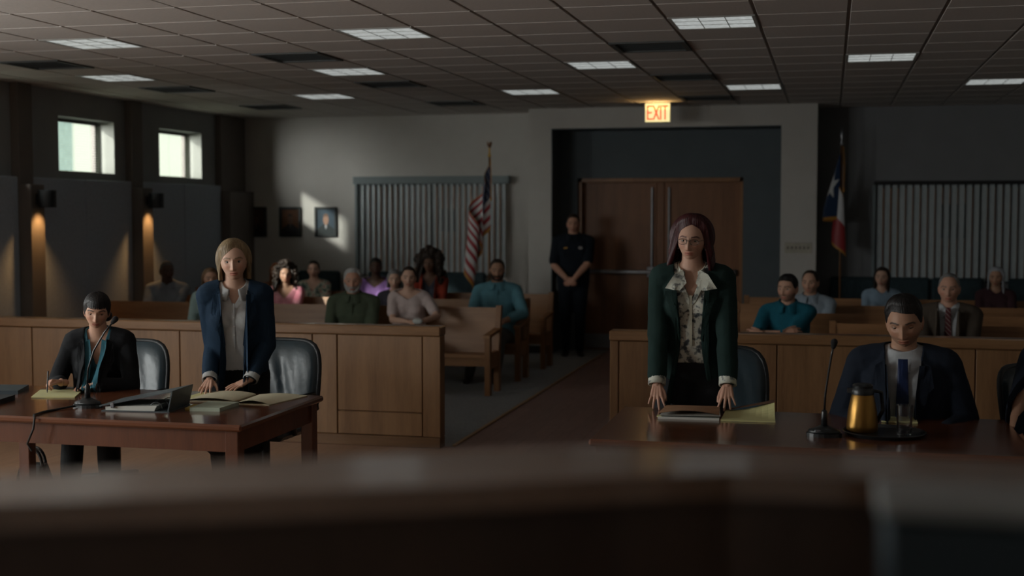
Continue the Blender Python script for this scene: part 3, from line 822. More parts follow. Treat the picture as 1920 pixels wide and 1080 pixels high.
office_chair(1.27, 7.66, 'leather chair at the right edge of the picture', .75, .98, .54)

def side_chair(x, y, label, w=.56):
    t = thing('upholstered_chair', label, 'chair', (x, y, 0), 'dark upholstered chairs along the back wall')
    part(MB().box(x - w / 2, x + w / 2, y + .17, y + .25, .56, 1.03, .03), 'backrest', TEALCLOTH, t)
    part(MB().box(x - w / 2, x + w / 2, y - .24, y + .20, .40, .48, .025), 'seat', TEALCLOTH, t)
    for sx in (-1, 1):
        part(MB().box(x + sx * (w / 2 - .02) - .015, x + sx * (w / 2 - .02) + .015, y - .22, y - .19, 0, .40), 'leg', CHARCOAL, t)
        part(MB().box(x + sx * (w / 2 - .02) - .015, x + sx * (w / 2 - .02) + .015, y + .19, y + .22, 0, .56), 'leg', CHARCOAL, t)
        part(MB().box(x + sx * (w / 2 + .005) - .02, x + sx * (w / 2 + .005) + .02, y - .22, y + .20, .62, .655, .008), 'armrest', CHARCOAL, t)
for x, w, lab in ((-6.98, .62, 'dark teal chair against the back wall below the portraits'), (-5.95, .60, 'teal chair against the back wall behind the woman in purple'),
                  (-4.87, .62, 'teal chair against the back wall left of the striped flag'), (.28, .56, 'dark chair against the back wall right of the state flag'),
                  (.97, .5, 'dark chair against the back wall beside the long-haired woman'), (1.55, .62, 'dark chair against the back wall behind the man in brown'), (2.45, .60, 'dark chair against the back wall at the far right')):
    side_chair(x, YB - .36, lab, w)

# ---- judge's bench in the near foreground (camera side)
t = thing('judges_bench', 'out of focus wooden bench ledge across the foreground', 'bench', (-.2, 1.4, .45))
# ledge outline (x, y) far edge and near edge, angled in sections
far = [(-1.55, .92), (-1.25, 1.10), (-.922, 1.303), (-.581, 1.498), (-.391, 1.604), (-.268, 1.65), (-.12, 1.67), (.095, 1.677), (.40, 1.63), (.80, 1.52)]
nearp = [(-1.42, .82), (-1.13, .985), (-.829, 1.17), (-.51, 1.315), (-.34, 1.396), (-.236, 1.455), (-.108, 1.511), (.087, 1.521), (.37, 1.48), (.75, 1.38)]
for k in range(len(far) - 1):
    pl = [far[k], far[k + 1], nearp[k + 1], nearp[k]]
    part(MB().prism(pl, 1.52, 1.55, 'z'), 'ledge', BENCHW, t)
    a, b = Vector(far[k]), Vector(far[k + 1]); c, d = Vector(nearp[k]), Vector(nearp[k + 1])
    p2 = lambda p, q, m: tuple(p.lerp(q, m))
    fpl = [p2(a, c, .15), p2(b, d, .15), p2(b, d, .85), p2(a, c, .85)]
    part(MB().prism(fpl, .45, 1.52, 'z'), 'front_panel', wood('bench_panel', (0.060, 0.036, 0.026), (0.100, 0.060, 0.042), 'z', 0.4), t)
part(MB().prism([(-1.3, .45), (.7, .45), (.70, 1.36), (.36, 1.46), (.087, 1.50), (-.11, 1.49), (-.34, 1.38), (-.83, 1.15), (-1.2, .93)], 1.20, 1.235, 'z'), 'desk_top', BENCHW, t)
t = thing('equipment_box', 'blurred dark blue box with a grey top at the lower right corner', 'box', (.32, 1.26, 1.235))
part(MB().box(.050, .60, 1.205, 1.318, 1.235, 1.577, .006), 'case', plain('blue_black_box', (0.016, 0.034, 0.046), 0.4), t)
part(MB().box(.045, .605, 1.198, 1.325, 1.577, 1.590, .004), 'lid', plain('grey_box_lid', (0.30, 0.32, 0.32), 0.35), t)  # paler grey colour stands for light reflected on the box top

# ---- flags
def sstep_(a, b, x):
    t = max(0, min(1, (x - a) / (b - a))); return t * t * (3 - 2 * t)
def flag(x, y, ztop, hoist, fly, colour, label, side, finial, folded=False):
    t = thing('flag', label, 'flag', (x, y, 0), 'fringed flags on poles')
    part(MB().lathe([(.13, 0), (.14, .02), (.10, .05), (.03, .09), (.025, .12)], (x, y, 0)), 'stand', GOLD, t, True, True)
    part(MB().lathe([(.013, .1), (.013, ztop + .02)], (x, y, 0), 12), 'pole', wood('flagpole_wood', (0.12, 0.06, 0.025), (0.2, 0.10, 0.045), 'z', 0.35), t, True)
    fz = ztop + .02
    if finial == 'eagle':
        part(MB().lathe([(.02, fz), (.024, fz + .02), (.012, fz + .04), (.010, fz + .11), (.02, fz + .12)], (x, y, 0), 14), 'finial', GOLD, t, True)
        e = MB().ball((x, y, fz + .145), (.014, .018, .03)).ball((x + .012, y - .01, fz + .185), (.014, .012, .012))
        for s_ in (-1, 1):
            e.add([(x, y - .006, fz + .16), (x + s_ * .03, y - .004, fz + .21), (x + s_ * .035, y - .002, fz + .17), (x + s_ * .02, y - .004, fz + .13), (x, y + .006, fz + .16), (x + s_ * .03, y + .004, fz + .21), (x + s_ * .035, y + .002, fz + .17), (x + s_ * .02, y + .004, fz + .13)],
                  [(0, 1, 2, 3), (7, 6, 5, 4), (0, 4, 5, 1), (1, 5, 6, 2), (2, 6, 7, 3), (3, 7, 4, 0)])
        part(e, 'eagle', plain('dark_bronze', (0.12, 0.06, 0.03), 0.35, 0.8), t)
    else:
        part(MB().lathe([(.016, fz), (.02, fz + .02), (.008, fz + .06), (.022, fz + .12), (.014, fz + .17), (.002, fz + .24)], (x, y, 0), 14), 'finial', STEEL, t, True)
    nu, nv = 110, 70; cl = []; mb = MB(); idx = []
    fr = .028
    def pos(u, v):
        # u along the fly, v down the hoist; hanging cloth gathered in folds
        if folded:
            k = min(1, u / .36); k2 = max(0, (u - .36) / .64)
            open_ = min(1, v * 1.15 + .02)
            dx = -.215 * math.sin(math.pi * .5 * min(1, k * 1.35)) * open_ * (1 - .78 * sstep_(.62, 1, k)) + (.075 * math.sin(k2 * 8.0) + .05 * k2) * (.35 + .65 * open_)
            dy = -.03 - .05 * math.sin(math.pi * k) * open_ + .05 * sstep_(.6, 1, k) - .045 * k2 * (1 + math.cos(k2 * 8.0))
            return Vector((x + dx - .012, y + dy, ztop - .02 - v * hoist * (.90 - .12 * k2) - .03 * k - fly * .40 * k2 - .05 * k * (1 - v)))
        drop = fly * (.50 * u + .14 * u * u)
        amp = .014 + .105 * min(1, u * 1.6)
        ph = u * 11.0 + .9 * math.sin(v * 3.0)
        spread = .15 * u + .10 * v * u + .075 * sstep_(0, .30, u)
        flare = .4 + .6 * min(1, (drop + v * hoist) / (.55 * hoist))
        dx = side * (spread + amp * .8 * math.sin(ph)) * flare
        dy = -(.02 + amp * .8 * (1 - math.cos(ph)) * .5) * flare - .03 * u
        return Vector((x + dx - side * .022, y + dy, ztop - .02 - v * hoist * (1 - .10 * u) - drop))
    mb.grid(lambda u, v: pos(u, v), nu, nv)
    for j in range(nv):
        for i in range(nu):
            u, v = i / (nu - 1), j / (nv - 1)
            fringe = u > 1 - fr or v < fr * .9 and u > .05 or v > 1 - fr * 1.6
            cl.append((0.42, 0.19, 0.03) if fringe else colour(u * fly, v * hoist, fly, hoist))
    o = part(mb, 'cloth', vcol('flag_satin', 0.5), t, True, col=cl)
    md = o.modifiers.new('thickness', 'SOLIDIFY'); md.thickness = .003
    part(MB().tube([(x + .02, y - .03, ztop), (x + .035, y - .05, ztop - .25), (x + .03, y - .05, ztop - .5)], .006, 8).ball((x + .03, y - .05, ztop - .53), (.014, .014, .035)), 'tassel', plain('gold_cord', (0.42, 0.19, 0.03), 0.6), t, True)
def star_in(px, py, r):
    a = math.atan2(px, py); d = math.hypot(px, py)
    q = 2 * math.pi / 5; a = (a + q / 2) % q - q / 2
    # edge of a five-pointed star
    x_, y_ = d * math.sin(abs(a)), d * math.cos(a)
    ro, ri = r, r * .40
    ax, ay = 0, ro; bx, by = ri * math.sin(q / 2), ri * math.cos(q / 2)
    return (bx - ax) * (y_ - ay) - (by - ay) * (x_ - ax) < 0 if True else False
def stars_stripes(fx, fy, L, Hh):
    if fx < .4 * L and fy < 7 / 13 * Hh:
        cx, cy = fx / (.4 * L) * 11, fy / (7 / 13 * Hh) * 9
        if math.hypot(cx % 2 - 1, cy % 2 - 1) < .36 or math.hypot((cx + 1) % 2 - 1, (cy + 1) % 2 - 1) < .36: return (0.26, 0.28, 0.32)
        return (0.012, 0.026, 0.075)
    return (0.30, 0.022, 0.030) if int(fy / Hh * 13) % 2 == 0 else (0.52, 0.52, 0.52)
def lone_star(fx, fy, L, Hh):
    if fx < L / 3:
        return (0.62, 0.64, 0.64) if star_in(fx - L / 6, Hh / 2 - fy, Hh * .22) else (0.012, 0.035, 0.090)
    return (0.52, 0.53, 0.55) if fy < Hh / 2 else (0.28, 0.020, 0.024)
flag(-4.40, 16.80, 2.56, .92, 1.42, stars_stripes, 'striped flag with stars and gold fringe beside the left blinds', -1, 'eagle')
flag(.12, 16.85, 2.66, .98, 1.42, lone_star, 'blue, white and red lone star flag on the dark right wall', -1, 'spear', True)

# ================================================================== THINGS ON THE TABLES
TZ = .76
def quadpad(pts, z0, h, name, mat, label, cat, curl=0.0, group=None, extra=None):
    """sheet or pad: four corners on the table, optional curl of the far right corner"""
    P = [Vector((*p, 0)) for p in pts]
    c = sum(P, Vector()) / 4
    t = thing(name, label, cat, (c.x, c.y, z0), group)
    n = 9
    def f(zoff):
        def g(u, v):
            a = P[0].lerp(P[1], u); b = P[3].lerp(P[2], u)
            p = a.lerp(b, v); p.z = z0 + zoff + curl * max(0, (u + v - 1.1)) ** 2
            return p
        return g
    mb = MB().grid(f(h), n, n); mb.grid(f(0), n, n)
    m = n * n
    ring = [i for i in range(n)] + [n * j + n - 1 for j in range(1, n)] + [n * (n - 1) + i for i in range(n - 2, -1, -1)] + [n * j for j in range(n - 2, 0, -1)]
    k = len(ring)
    mb.f += [(ring[i], ring[(i + 1) % k], ring[(i + 1) % k] + m, ring[i] + m) for i in range(k)]
    part(mb, 'pages', mat, t)
    return t, f
def legal_pad(pts, label, curl=0.0):
    t, f = quadpad(pts, TZ, .008, 'legal_pad', YELLOWP, label, 'notepad', curl, 'yellow legal pads')
    g = f(.0085)
    part(MB().add([g(0, .93), g(1, .93), g(1, 1.0), g(0, 1.0), g(0, .93) + V(0, 0, .003), g(1, .93) + V(0, 0, .003), g(1, 1) + V(0, 0, .003), g(0, 1) + V(0, 0, .003)],
                  [(3, 2, 1, 0), (4, 5, 6, 7), (0, 1, 5, 4), (1, 2, 6, 5), (2, 3, 7, 6), (3, 0, 4, 7)]), 'binding_strip', plain('brown_pad_binding', (0.10, 0.05, 0.03), 0.6), t)
    ln = MB(); inkm = plain('pad_rule_blue', (0.30, 0.38, 0.36), 0.8)
    for q in range(1, 16):
        v = q / 17
        a, b = g(.02, v), g(.98, v); a2, b2 = g(.02, v + .006), g(.98, v + .006)
        if curl == 0: ln.add([a, b, b2, a2], [(0, 1, 2, 3)])
    if curl == 0:
        part(ln, 'ruled_lines', inkm, t)
    cb = part(MB().prism([(p[0], p[1]) for p in pts], TZ - .0, TZ + .002, 'z'), 'cardboard_back', plain('grey_cardboard', (0.22, 0.21, 0.19), 0.9), t)
# right table
legal_pad([(-.545, 6.84), (-.265, 6.85), (-.285, 7.20), (-.545, 7.20)], 'yellow legal pad by the red-haired woman, corner curled up', .075)
legal_pad([(.27, 6.99), (.45, 6.99), (.45, 7.23), (.27, 7.23)], 'small yellow pad behind the carafe and glass')
t, f = quadpad([(-.875, 6.85), (-.555, 6.86), (-.575, 7.17), (-.865, 7.16)], TZ, .012, 'file_folder', WHITEP, 'stack of papers in a tan folder between the red-haired woman\'s hands', 'folder')
g = f(.014)
def fold(u, v):
    p = g(u, v); p.z += .016 + .018 * math.sin(math.pi * u) * (1 - v) ** 0.5
    return p
mb = MB().grid(lambda u, v: fold(u, v), 12, 8); mb.grid(lambda u, v: fold(u, v) - V(0, 0, .002), 12, 8)
part(mb, 'folder_cover', plain('tan_manila', (0.37, 0.20, 0.105), 0.75), t)
mb = MB().grid(lambda u, v: g(u, v) + V(.008 - .01 * v, -.005, .004 + .006 * u), 10, 6); mb.grid(lambda u, v: g(u, v) + V(.008 - .01 * v, -.005, .003 + .006 * u), 10, 6)
part(mb, 'loose_sheet', WHITEP, t)
part(MB().prism([(-.882, 6.855), (-.855, 6.852), (-.862, 6.905), (-.885, 6.90)], TZ + .008, TZ + .014, 'z'), 'index_tab', YELLOWP, t)

def gooseneck(x, y, pts, label, head=True):
    t = thing('gooseneck_microphone', label, 'microphone', (x, y, TZ), 'gooseneck table microphones')
    part(MB().prism([(x + .085 * math.cos(a) * (1 - .25 * (math.sin(a) > .5)), y + .06 * math.sin(a)) for a in (2 * math.pi * k / 20 for k in range(20))], TZ, TZ + .018, 'z'), 'base_plate', BLACKPL, t)
    part(MB().loft([[Vector((x + .08 * s * math.cos(a), y + .055 * s * math.sin(a), TZ + z)) for a in (2 * math.pi * k / 20 for k in range(20))] for s, z in ((1, .018), (.92, .032), (.55, .042), (.22, .055))]), 'base', BLACKPL, t, True)
    part(MB().box(x - .045, x - .015, y - .05, y - .025, TZ + .028, TZ + .036, .003), 'talk_button', STEEL, t)
    part(MB().lathe([(.017, TZ + .045), (.014, TZ + .12), (.009, TZ + .13)], (x, y, 0), 14), 'socket', BLACKPL, t, True)
    part(MB().tube(pts, .0052, 8), 'gooseneck', BLACKPL, t, True)
    p, q = Vector(pts[-2]), Vector(pts[-1]); d = (q - p).normalized()
    part(MB().rcone(q, .012, q + d * .025, .017), 'windscreen', plain('black_foam', (0.006, 0.006, 0.007), 0.95), t, True)
gooseneck(-.018, 6.50, [(-.018, 6.50, .88), (-.014, 6.49, .97), (.0, 6.47, 1.08), (.012, 6.455, 1.16), (.020, 6.44, 1.205)], 'gooseneck microphone on the right table, upright by the tray')
gooseneck(-4.03, 6.50, [(-4.03, 6.50, .88), (-4.025, 6.50, .97), (-3.985, 6.50, 1.08), (-3.915, 6.50, 1.185), (-3.865, 6.50, 1.24)], 'gooseneck microphone on the left table in front of the seated woman')
single(MB().tube([(-4.08, 6.46, TZ + .012), (-4.13, 6.36, TZ + .006), (-4.15, 6.25, TZ + .006), (-4.13, 6.14, TZ + .007), (-4.10, 6.10, TZ - .005), (-4.105, 6.095, .70), (-4.14, 6.09, .62), (-4.12, 6.10, .58)], .006, 8), 'microphone_cable', BLACKPL,
       'black cable running from the left microphone over the table edge', 'cable', (-4.08, 6.3, TZ), smooth=True)
# tray, carafe, glass
t = thing('serving_tray', 'round black tray under the carafe', 'tray', (.268, 6.62, TZ))
part(MB().lathe([(.0, TZ), (.185, TZ), (.20, TZ + .018), (.196, TZ + .02), (.18, TZ + .006), (.0, TZ + .006)], (.268, 6.62, 0), 40), 'dish', BLACKPL, t, True, True)
cx, cy, z0 = .165, 6.66, TZ + .007
t = thing('coffee_carafe', 'gold insulated carafe with a black lid on the tray', 'carafe', (cx, cy, z0))
part(MB().lathe([(.072, z0), (.076, z0 + .006), (.076, z0 + .03), (.070, z0 + .10), (.056, z0 + .17), (.050, z0 + .185)], (cx, cy, 0), 36), 'body', plain('brushed_gold', (0.33, 0.175, 0.042), 0.34, 0.85, 0.06), t, True, True)
part(MB().lathe([(.054, z0 + .183), (.056, z0 + .20), (.048, z0 + .215), (.050, z0 + .228), (.040, z0 + .236), (.0, z0 + .238)], (cx, cy, 0), 28), 'lid', BLACKPL, t, True, True)
part(MB().tube([(cx + .045, cy + .02, z0 + .20), (cx + .09, cy + .05, z0 + .19), (cx + .10, cy + .055, z0 + .10), (cx + .07, cy + .035, z0 + .04)], .010, 8), 'handle', BLACKPL, t, True)
part(MB().prism([(cx - .075, cy - .012), (cx - .04, cy - .02), (cx - .04, cy + .02), (cx - .075, cy + .012)], z0 + .19, z0 + .212, 'z'), 'spout', BLACKPL, t)
cx, cy = .362, 6.60
t = thing('water_glass', 'clear tumbler standing on the tray right of the carafe', 'glass', (cx, cy, z0))
GL = bpy.data.materials.new('clear_glass'); GL.use_nodes = True
b_ = GL.node_tree.nodes['Principled BSDF']; b_.inputs['Transmission Weight'].default_value = 1; b_.inputs['Roughness'].default_value = .03; b_.inputs['IOR'].default_value = 1.45
part(MB().lathe([(.0, z0), (.034, z0), (.041, z0 + .145), (.0385, z0 + .145), (.031, z0 + .012), (.0, z0 + .012)], (cx, cy, 0), 28), 'tumbler', GL, t, True, True)

# left table
legal_pad([(-4.55, 6.74), (-4.30, 6.80), (-4.44, 7.12), (-4.69, 7.05)], 'yellow legal pad under the writing woman\'s pen')
t, f = quadpad([(-5.0, 6.80), (-4.72, 6.86), (-4.82, 7.12), (-5.10, 7.07)], TZ, .022, 'laptop', plain('slate_laptop_shell', (0.050, 0.068, 0.080), 0.4, 0.3), 'closed dark grey laptop at the left end of the table', 'laptop')
quadpad([(-4.90, 6.40), (-4.56, 6.44), (-4.60, 6.66), (-4.92, 6.62)], TZ, .03, 'black_case', plain('black_fabric_case', (0.012, 0.015, 0.018), 0.8), 'black zip case at the left edge of the table', 'case')
# ring binder, open like a tent
t = thing('ring_binder', 'thick grey ring binder lying open on the left table', 'binder', (-3.66, 6.58, TZ))
bx0, bx1, by0, by1 = -3.89, -3.50, 6.40, 6.70
BIND = plain('slate_binder_vinyl', (0.085, 0.105, 0.115), 0.4)
rz = Matrix.Translation((-3.69, 6.55, 0)) @ Matrix.Rotation(R(6), 4, 'Z') @ Matrix.Translation((3.69, -6.55, 0))
def rot(mb): mb.v = [rz @ p for p in mb.v]; return mb
part(rot(MB().box(bx0, bx1, by0, by1, TZ, TZ + .005)), 'back_cover', BIND, t)
part(rot(MB().prism([(bx1 - .005, TZ), (bx1 + .02, TZ + .115), (bx1 + .014, TZ + .118), (bx1 - .012, TZ + .003)], by0, by1, 'y')), 'spine', BIND, t)
part(rot(MB().prism([(bx1 + .02, TZ + .113), (bx1 + .02, TZ + .118), (bx0 - .01, TZ + .032), (bx0 - .01, TZ + .026)], by0, by1, 'y')), 'front_cover', BIND, t)
part(rot(MB().prism([(bx0 + .02, TZ + .006), (bx1 - .09, TZ + .006), (bx1 - .075, TZ + .034), (bx0 + .02, TZ + .026)], by0 + .01, by1 - .01, 'y')), 'paper_block', WHITEP, t)
for q in (.2, .5, .8):
    yy = by0 + (by1 - by0) * q
    part(rot(MB().tube([(bx1 - .10 + .035 * math.cos(a), yy, TZ + .012 + .035 * math.sin(a)) for a in (math.pi * k / 10 for k in range(11))], .0025, 6)), 'ring', STEEL, t)
part(rot(MB().box(bx0 + .055, bx0 + .075, by0 - .006, by0 + .02, TZ + .02, TZ + .05, .003)), 'binder_clip', STEEL, t)
# folders, open papers, note pads
t, f = quadpad([(-3.60, 6.83), (-3.32, 6.86), (-3.32, 7.17), (-3.62, 7.16)], TZ, .006, 'file_folder', CREAMP, 'cream file folder under the blonde woman\'s hands', 'folder')
g = f(.007)
mb = MB().grid(lambda u, v: g(u, v) + V(0, 0, .016 * math.sin(math.pi * min(1, u * 1.0)) ** .7), 14, 6); mb.grid(lambda u, v: g(u, v) + V(0, 0, -.002 + .016 * math.sin(math.pi * u) ** .7), 14, 6)
part(mb, 'cover', CREAMP, t)
t, f = quadpad([(-3.28, 6.80), (-3.07, 6.80), (-3.00, 7.19), (-3.30, 7.18)], TZ, .004, 'open_folder', CREAMP, 'open cream folder near the right corner of the left table', 'folder')
g = f(.005)
mb = MB().grid(lambda u, v: g(u, v) + V(0, 0, .02 * math.sin(math.pi * u) * (1 - .5 * v)), 14, 6); mb.grid(lambda u, v: g(u, v) + V(0, 0, -.0015 + .02 * math.sin(math.pi * u) * (1 - .5 * v)), 14, 6)
part(mb, 'sheet', CREAMP, t)
quadpad([(-3.405, 6.50), (-3.235, 6.52), (-3.235, 6.76), (-3.42, 6.75)], TZ, .02, 'note_pad', GREENP, 'pale green block of notes in front of the folders', 'notepad')
quadpad([(-3.46, 6.55), (-3.38, 6.54), (-3.40, 6.68), (-3.48, 6.69)], TZ, .009, 'sticky_notes', plain('amber_paper', (0.55, 0.42, 0.12), 0.8), 'small amber sticky notes tucked under the green pad', 'sticky notes')
t, f = quadpad([(-3.68, 6.93), (-3.60, 6.92), (-3.60, 7.18), (-3.68, 7.18)], TZ, .004, 'loose_paper', YELLOWP, 'strip of yellow paper beside the binder', 'paper')
# bag under the left table
bx, by = -5.02, 7.45
t = thing('handbag', 'glossy black handbag with looped handles on the floor under the left table', 'bag', (bx, by, 0))
GLOSS = plain('patent_black', (0.012, 0.014, 0.015), 0.14, 0, 0.3, 14, 0.5, 0.5)
part(MB().loft([[Vector((bx + a_ * math.cos(q) * (1 + .04 * math.sin(5 * q)), by + b2 * math.sin(q), z)) for q in (2 * math.pi * k / 24 for k in range(24))] for a_, b2, z in ((.12, .07, .0), (.135, .08, .03), (.125, .07, .13), (.10, .04, .21), (.095, .02, .225))]), 'body', GLOSS, t, True)
for s_ in (-1, 1):
    part(MB().tube([(bx + .075 * math.cos(q), by + s_ * .02, .20 + .12 * math.sin(q)) for q in (math.pi * k / 12 for k in range(13))], .011, 8), 'handle', GLOSS, t, True)
part(MB().box(bx - .012, bx + .012, by - .05, by - .03, .17, .215, .004), 'clasp', STEEL, t)

# ================================================================== PEOPLE
def remesh(mb, voxel, smooth=4):
    me = mb.mesh('tmp', fix=False)
    o = bpy.data.objects.new('tmp', me); COL.objects.link(o)
    m = o.modifiers.new('r', 'REMESH'); m.mode = 'VOXEL'; m.voxel_size = voxel
    if smooth:
        s = o.modifiers.new('s', 'SMOOTH'); s.factor = 0.5; s.iterations = smooth
    dg = bpy.context.evaluated_depsgraph_get()
    ev = o.evaluated_get(dg); em = ev.to_mesh()
    out = MB(); out.v = [v.co.copy() for v in em.vertices]; out.f = [tuple(p.vertices) for p in em.polygons]
    ev.to_mesh_clear()
    bpy.data.objects.remove(o); bpy.data.meshes.remove(me)
    return out
def ik(S, W, a, b, pole):
    d = W - S; L = min(d.length, (a + b) * .999); u = d.normalized()
    x = (a * a - b * b + L * L) / (2 * L); h = math.sqrt(max(0, a * a - x * x))
    p = pole - u * pole.dot(u)
    if p.length < 1e-5: p = u.orthogonal()
    return S + u * x + p.normalized() * h, S + u * L
def sstep(a, b, x):
    t = max(0, min(1, (x - a) / (b - a))); return t * t * (3 - 2 * t)
def gs(x, s): return math.exp(-(x / s) ** 2)
def head_pt(phi, th, fem=False, age=0, jaw=1.0):
    """surface of a head of height .226 about its centre, face towards -y"""
    c = .1115; a = .0795; b = .097
    z = math.sin(th); k = math.cos(th)
    front = math.cos(phi)
    if z < 0:
        n = 2.9 if front > 0 else 2.2
        n = 2.2 + (n - 2.2) * sstep(-.2, .5, front)
        k = max(0, 1 - abs(z) ** n) ** (1 / n)
    lo = sstep(0, 1, -z)
    x = a * k * math.sin(phi); y = -b * k * math.cos(phi) + .008
    x *= 1 - (.30 if fem else .22) * lo / jaw
    if y > 0: y *= 1 - .42 * lo
    else: y *= 1 - .10 * lo
    z *= c
    if front > 0.05:
        m = sstep(.05, .45, front); dy = 0.0; ax = abs(x)
        dy += .0045 * gs(z - .021, .011) * gs(ax - .028, .026)
        dy -= .0125 * gs(z - .001, .0125) * gs(ax - .033, .0165)
        nb = sstep(.022, -.042, z) if z < .022 else 0
        below = sstep(-.057, -.046, z)
        dy += (.004 + .019 * nb) * gs(x, .0066 + .0042 * nb) * below * sstep(.03, .01, z)
        dy += .0062 * gs(z + .042, .006) * gs(ax - .0115, .0055)
        dy += .0062 * gs(z + .0655, .0048) * gs(x, .021) + .0070 * gs(z + .0765, .0055) * gs(x, .018)
        dy -= .0050 * gs(z + .0705, .0022) * gs(x, .023)
        dy += .007 * gs(z + .101, .014) * gs(x, .022)
        dy += (.0055 if fem else .004) * gs(z + .026, .02) * gs(ax - .046, .018)
        dy -= .003 * gs(z + .058, .014) * gs(ax - .045, .012) * (1.6 if age else 1)
        dy -= .003 * gs(z - .02, .02) * gs(ax - .07, .012)
        y -= dy * m
    return Vector((x, y, z))
def head_colour(p, skin, lips, brow, beard, scalp=None):
    x, y, z = p; ax = abs(x); c = skin
    mix = lambda a, b, k: tuple(i + (j - i) * k for i, j in zip(a, b))
    if y < -.04:
        c = mix(c, mul(skin, .8), .5 * gs(z, .012) * gs(ax - .033, .018))
        c = mix(c, tuple(min(1, s * k) for s, k in zip(skin, (1.1, .82, .8))), .5 * gs(z + .03, .018) * gs(ax - .042, .018) + .4 * gs(z + .045, .012) * gs(x, .012))
        bz = .0215 + .004 * sstep(.012, .038, ax) - .010 * sstep(.042, .062, ax)
        c = mix(c, brow, .92 * sstep(.0052, .0028, abs(z - bz)) * sstep(.010, .016, ax) * sstep(.062, .052, ax))
        lw = sstep(.027, .018, ax)
        c = mix(c, lips, .9 * lw * sstep(.0115, .0085, abs(z + .0710)))
        c = mix(c, mul(lips, .35), .85 * lw * sstep(.0022, .001, abs(z + .0705)))
    if beard:
        k = sstep(-.035, -.055, z + .25 * max(0, ax - .035) * -1) if y < .02 else 0
        if gs(z + .0705, .013) > .4 and ax < .024: k = 0
        c = mix(c, beard[0], k * beard[1])
    return c
def hand(mb, W, fwd, up, side, s, curl=(.25, .35, .3), spread=.16, thumb=(.6, .2), tight=1.0):
    """side: +1 when the thumb lies on the +lat side; up: back of the hand"""
    fwd = Vector(fwd).normalized(); up = Vector(up); up = (up - fwd * up.dot(fwd)).normalized()
    lat = fwd.cross(up).normalized() * side       # towards the thumb
    def pt(f, l, u=0): return W + fwd * (f * s) + lat * (l * s) + up * (u * s)
    kn = [(.090, .031), (.095, .011), (.091, -.009), (.083, -.027)]
    base = [(.02, .017), (.02, .006), (.02, -.005), (.02, -.015)]
    for (kf, kl), (bf, bl) in zip(kn, base):
        mb.rcone(pt(bf, bl), .0135 * s, pt(kf, kl * tight), .0115 * s, 10)
    mb.rcone(pt(-.035, 0), .024 * s, pt(.015, 0), .0215 * s, 12)
    mb.rcone(pt(.03, .012, -.006), .015 * s, pt(.075, 0, -.004), .014 * s, 10)
    for i, ((kf, kl), L) in enumerate(zip(kn, (.072, .080, .074, .058))):
        a = (1.0 - i * .72) * spread
        d = (fwd * math.cos(a) + lat * math.sin(a)).normalized()
        p = pt(kf, kl * tight); r = (.0092, .0094, .0090, .0080)[i]
        axis = d.cross(up).normalized()
        for sg, (frac, cu) in enumerate(zip((.45, .30, .25), curl)):
            rm = Matrix.Rotation(-cu * (1 + .06 * i), 3, axis)
            d = rm @ d
            q = p + d * (L * frac * s)
            mb.rcone(p, r * s, q, r * .90 * s, 10); p = q; r *= .90
    d = (fwd * math.cos(thumb[0]) + lat * math.sin(thumb[0]) - up * thumb[1]).normalized()
    p = pt(.022, .020, -.004)
    for L, r, r2, bend in ((.045, .014, .0115, .25), (.032, .0110, .0098, .2), (.026, .0098, .0080, .1)):
        q = p + d * L * s
        mb.rcone(p, r * s, q, r2 * s, 10); p = q
        d = (Matrix.Rotation(bend * side, 3, up) @ d).normalized()
SKIN = vcol('skin', 0.52, 0.35)
HAIRM = {}
def hair_mat(name, c, rough=0.45):
    if name in HAIRM: return HAIRM[name]
    m, nt, b = nmat(name)
    v = coords(nt, (60, 60, 3))
    f = noise_tex(nt, v, 3.0, 4)
    col = ramp(nt, f, [(0.3, mul(c, 0.55)), (0.7, tuple(min(1, x * 1.3) for x in c))])
    link(nt, col, b.inputs['Base Color']); b.inputs['Roughness'].default_value = rough
    b.inputs['Specular IOR Level'].default_value = 0.35
    bump(nt, b, f, 0.5, 0.006)
    HAIRM[name] = m
    return m
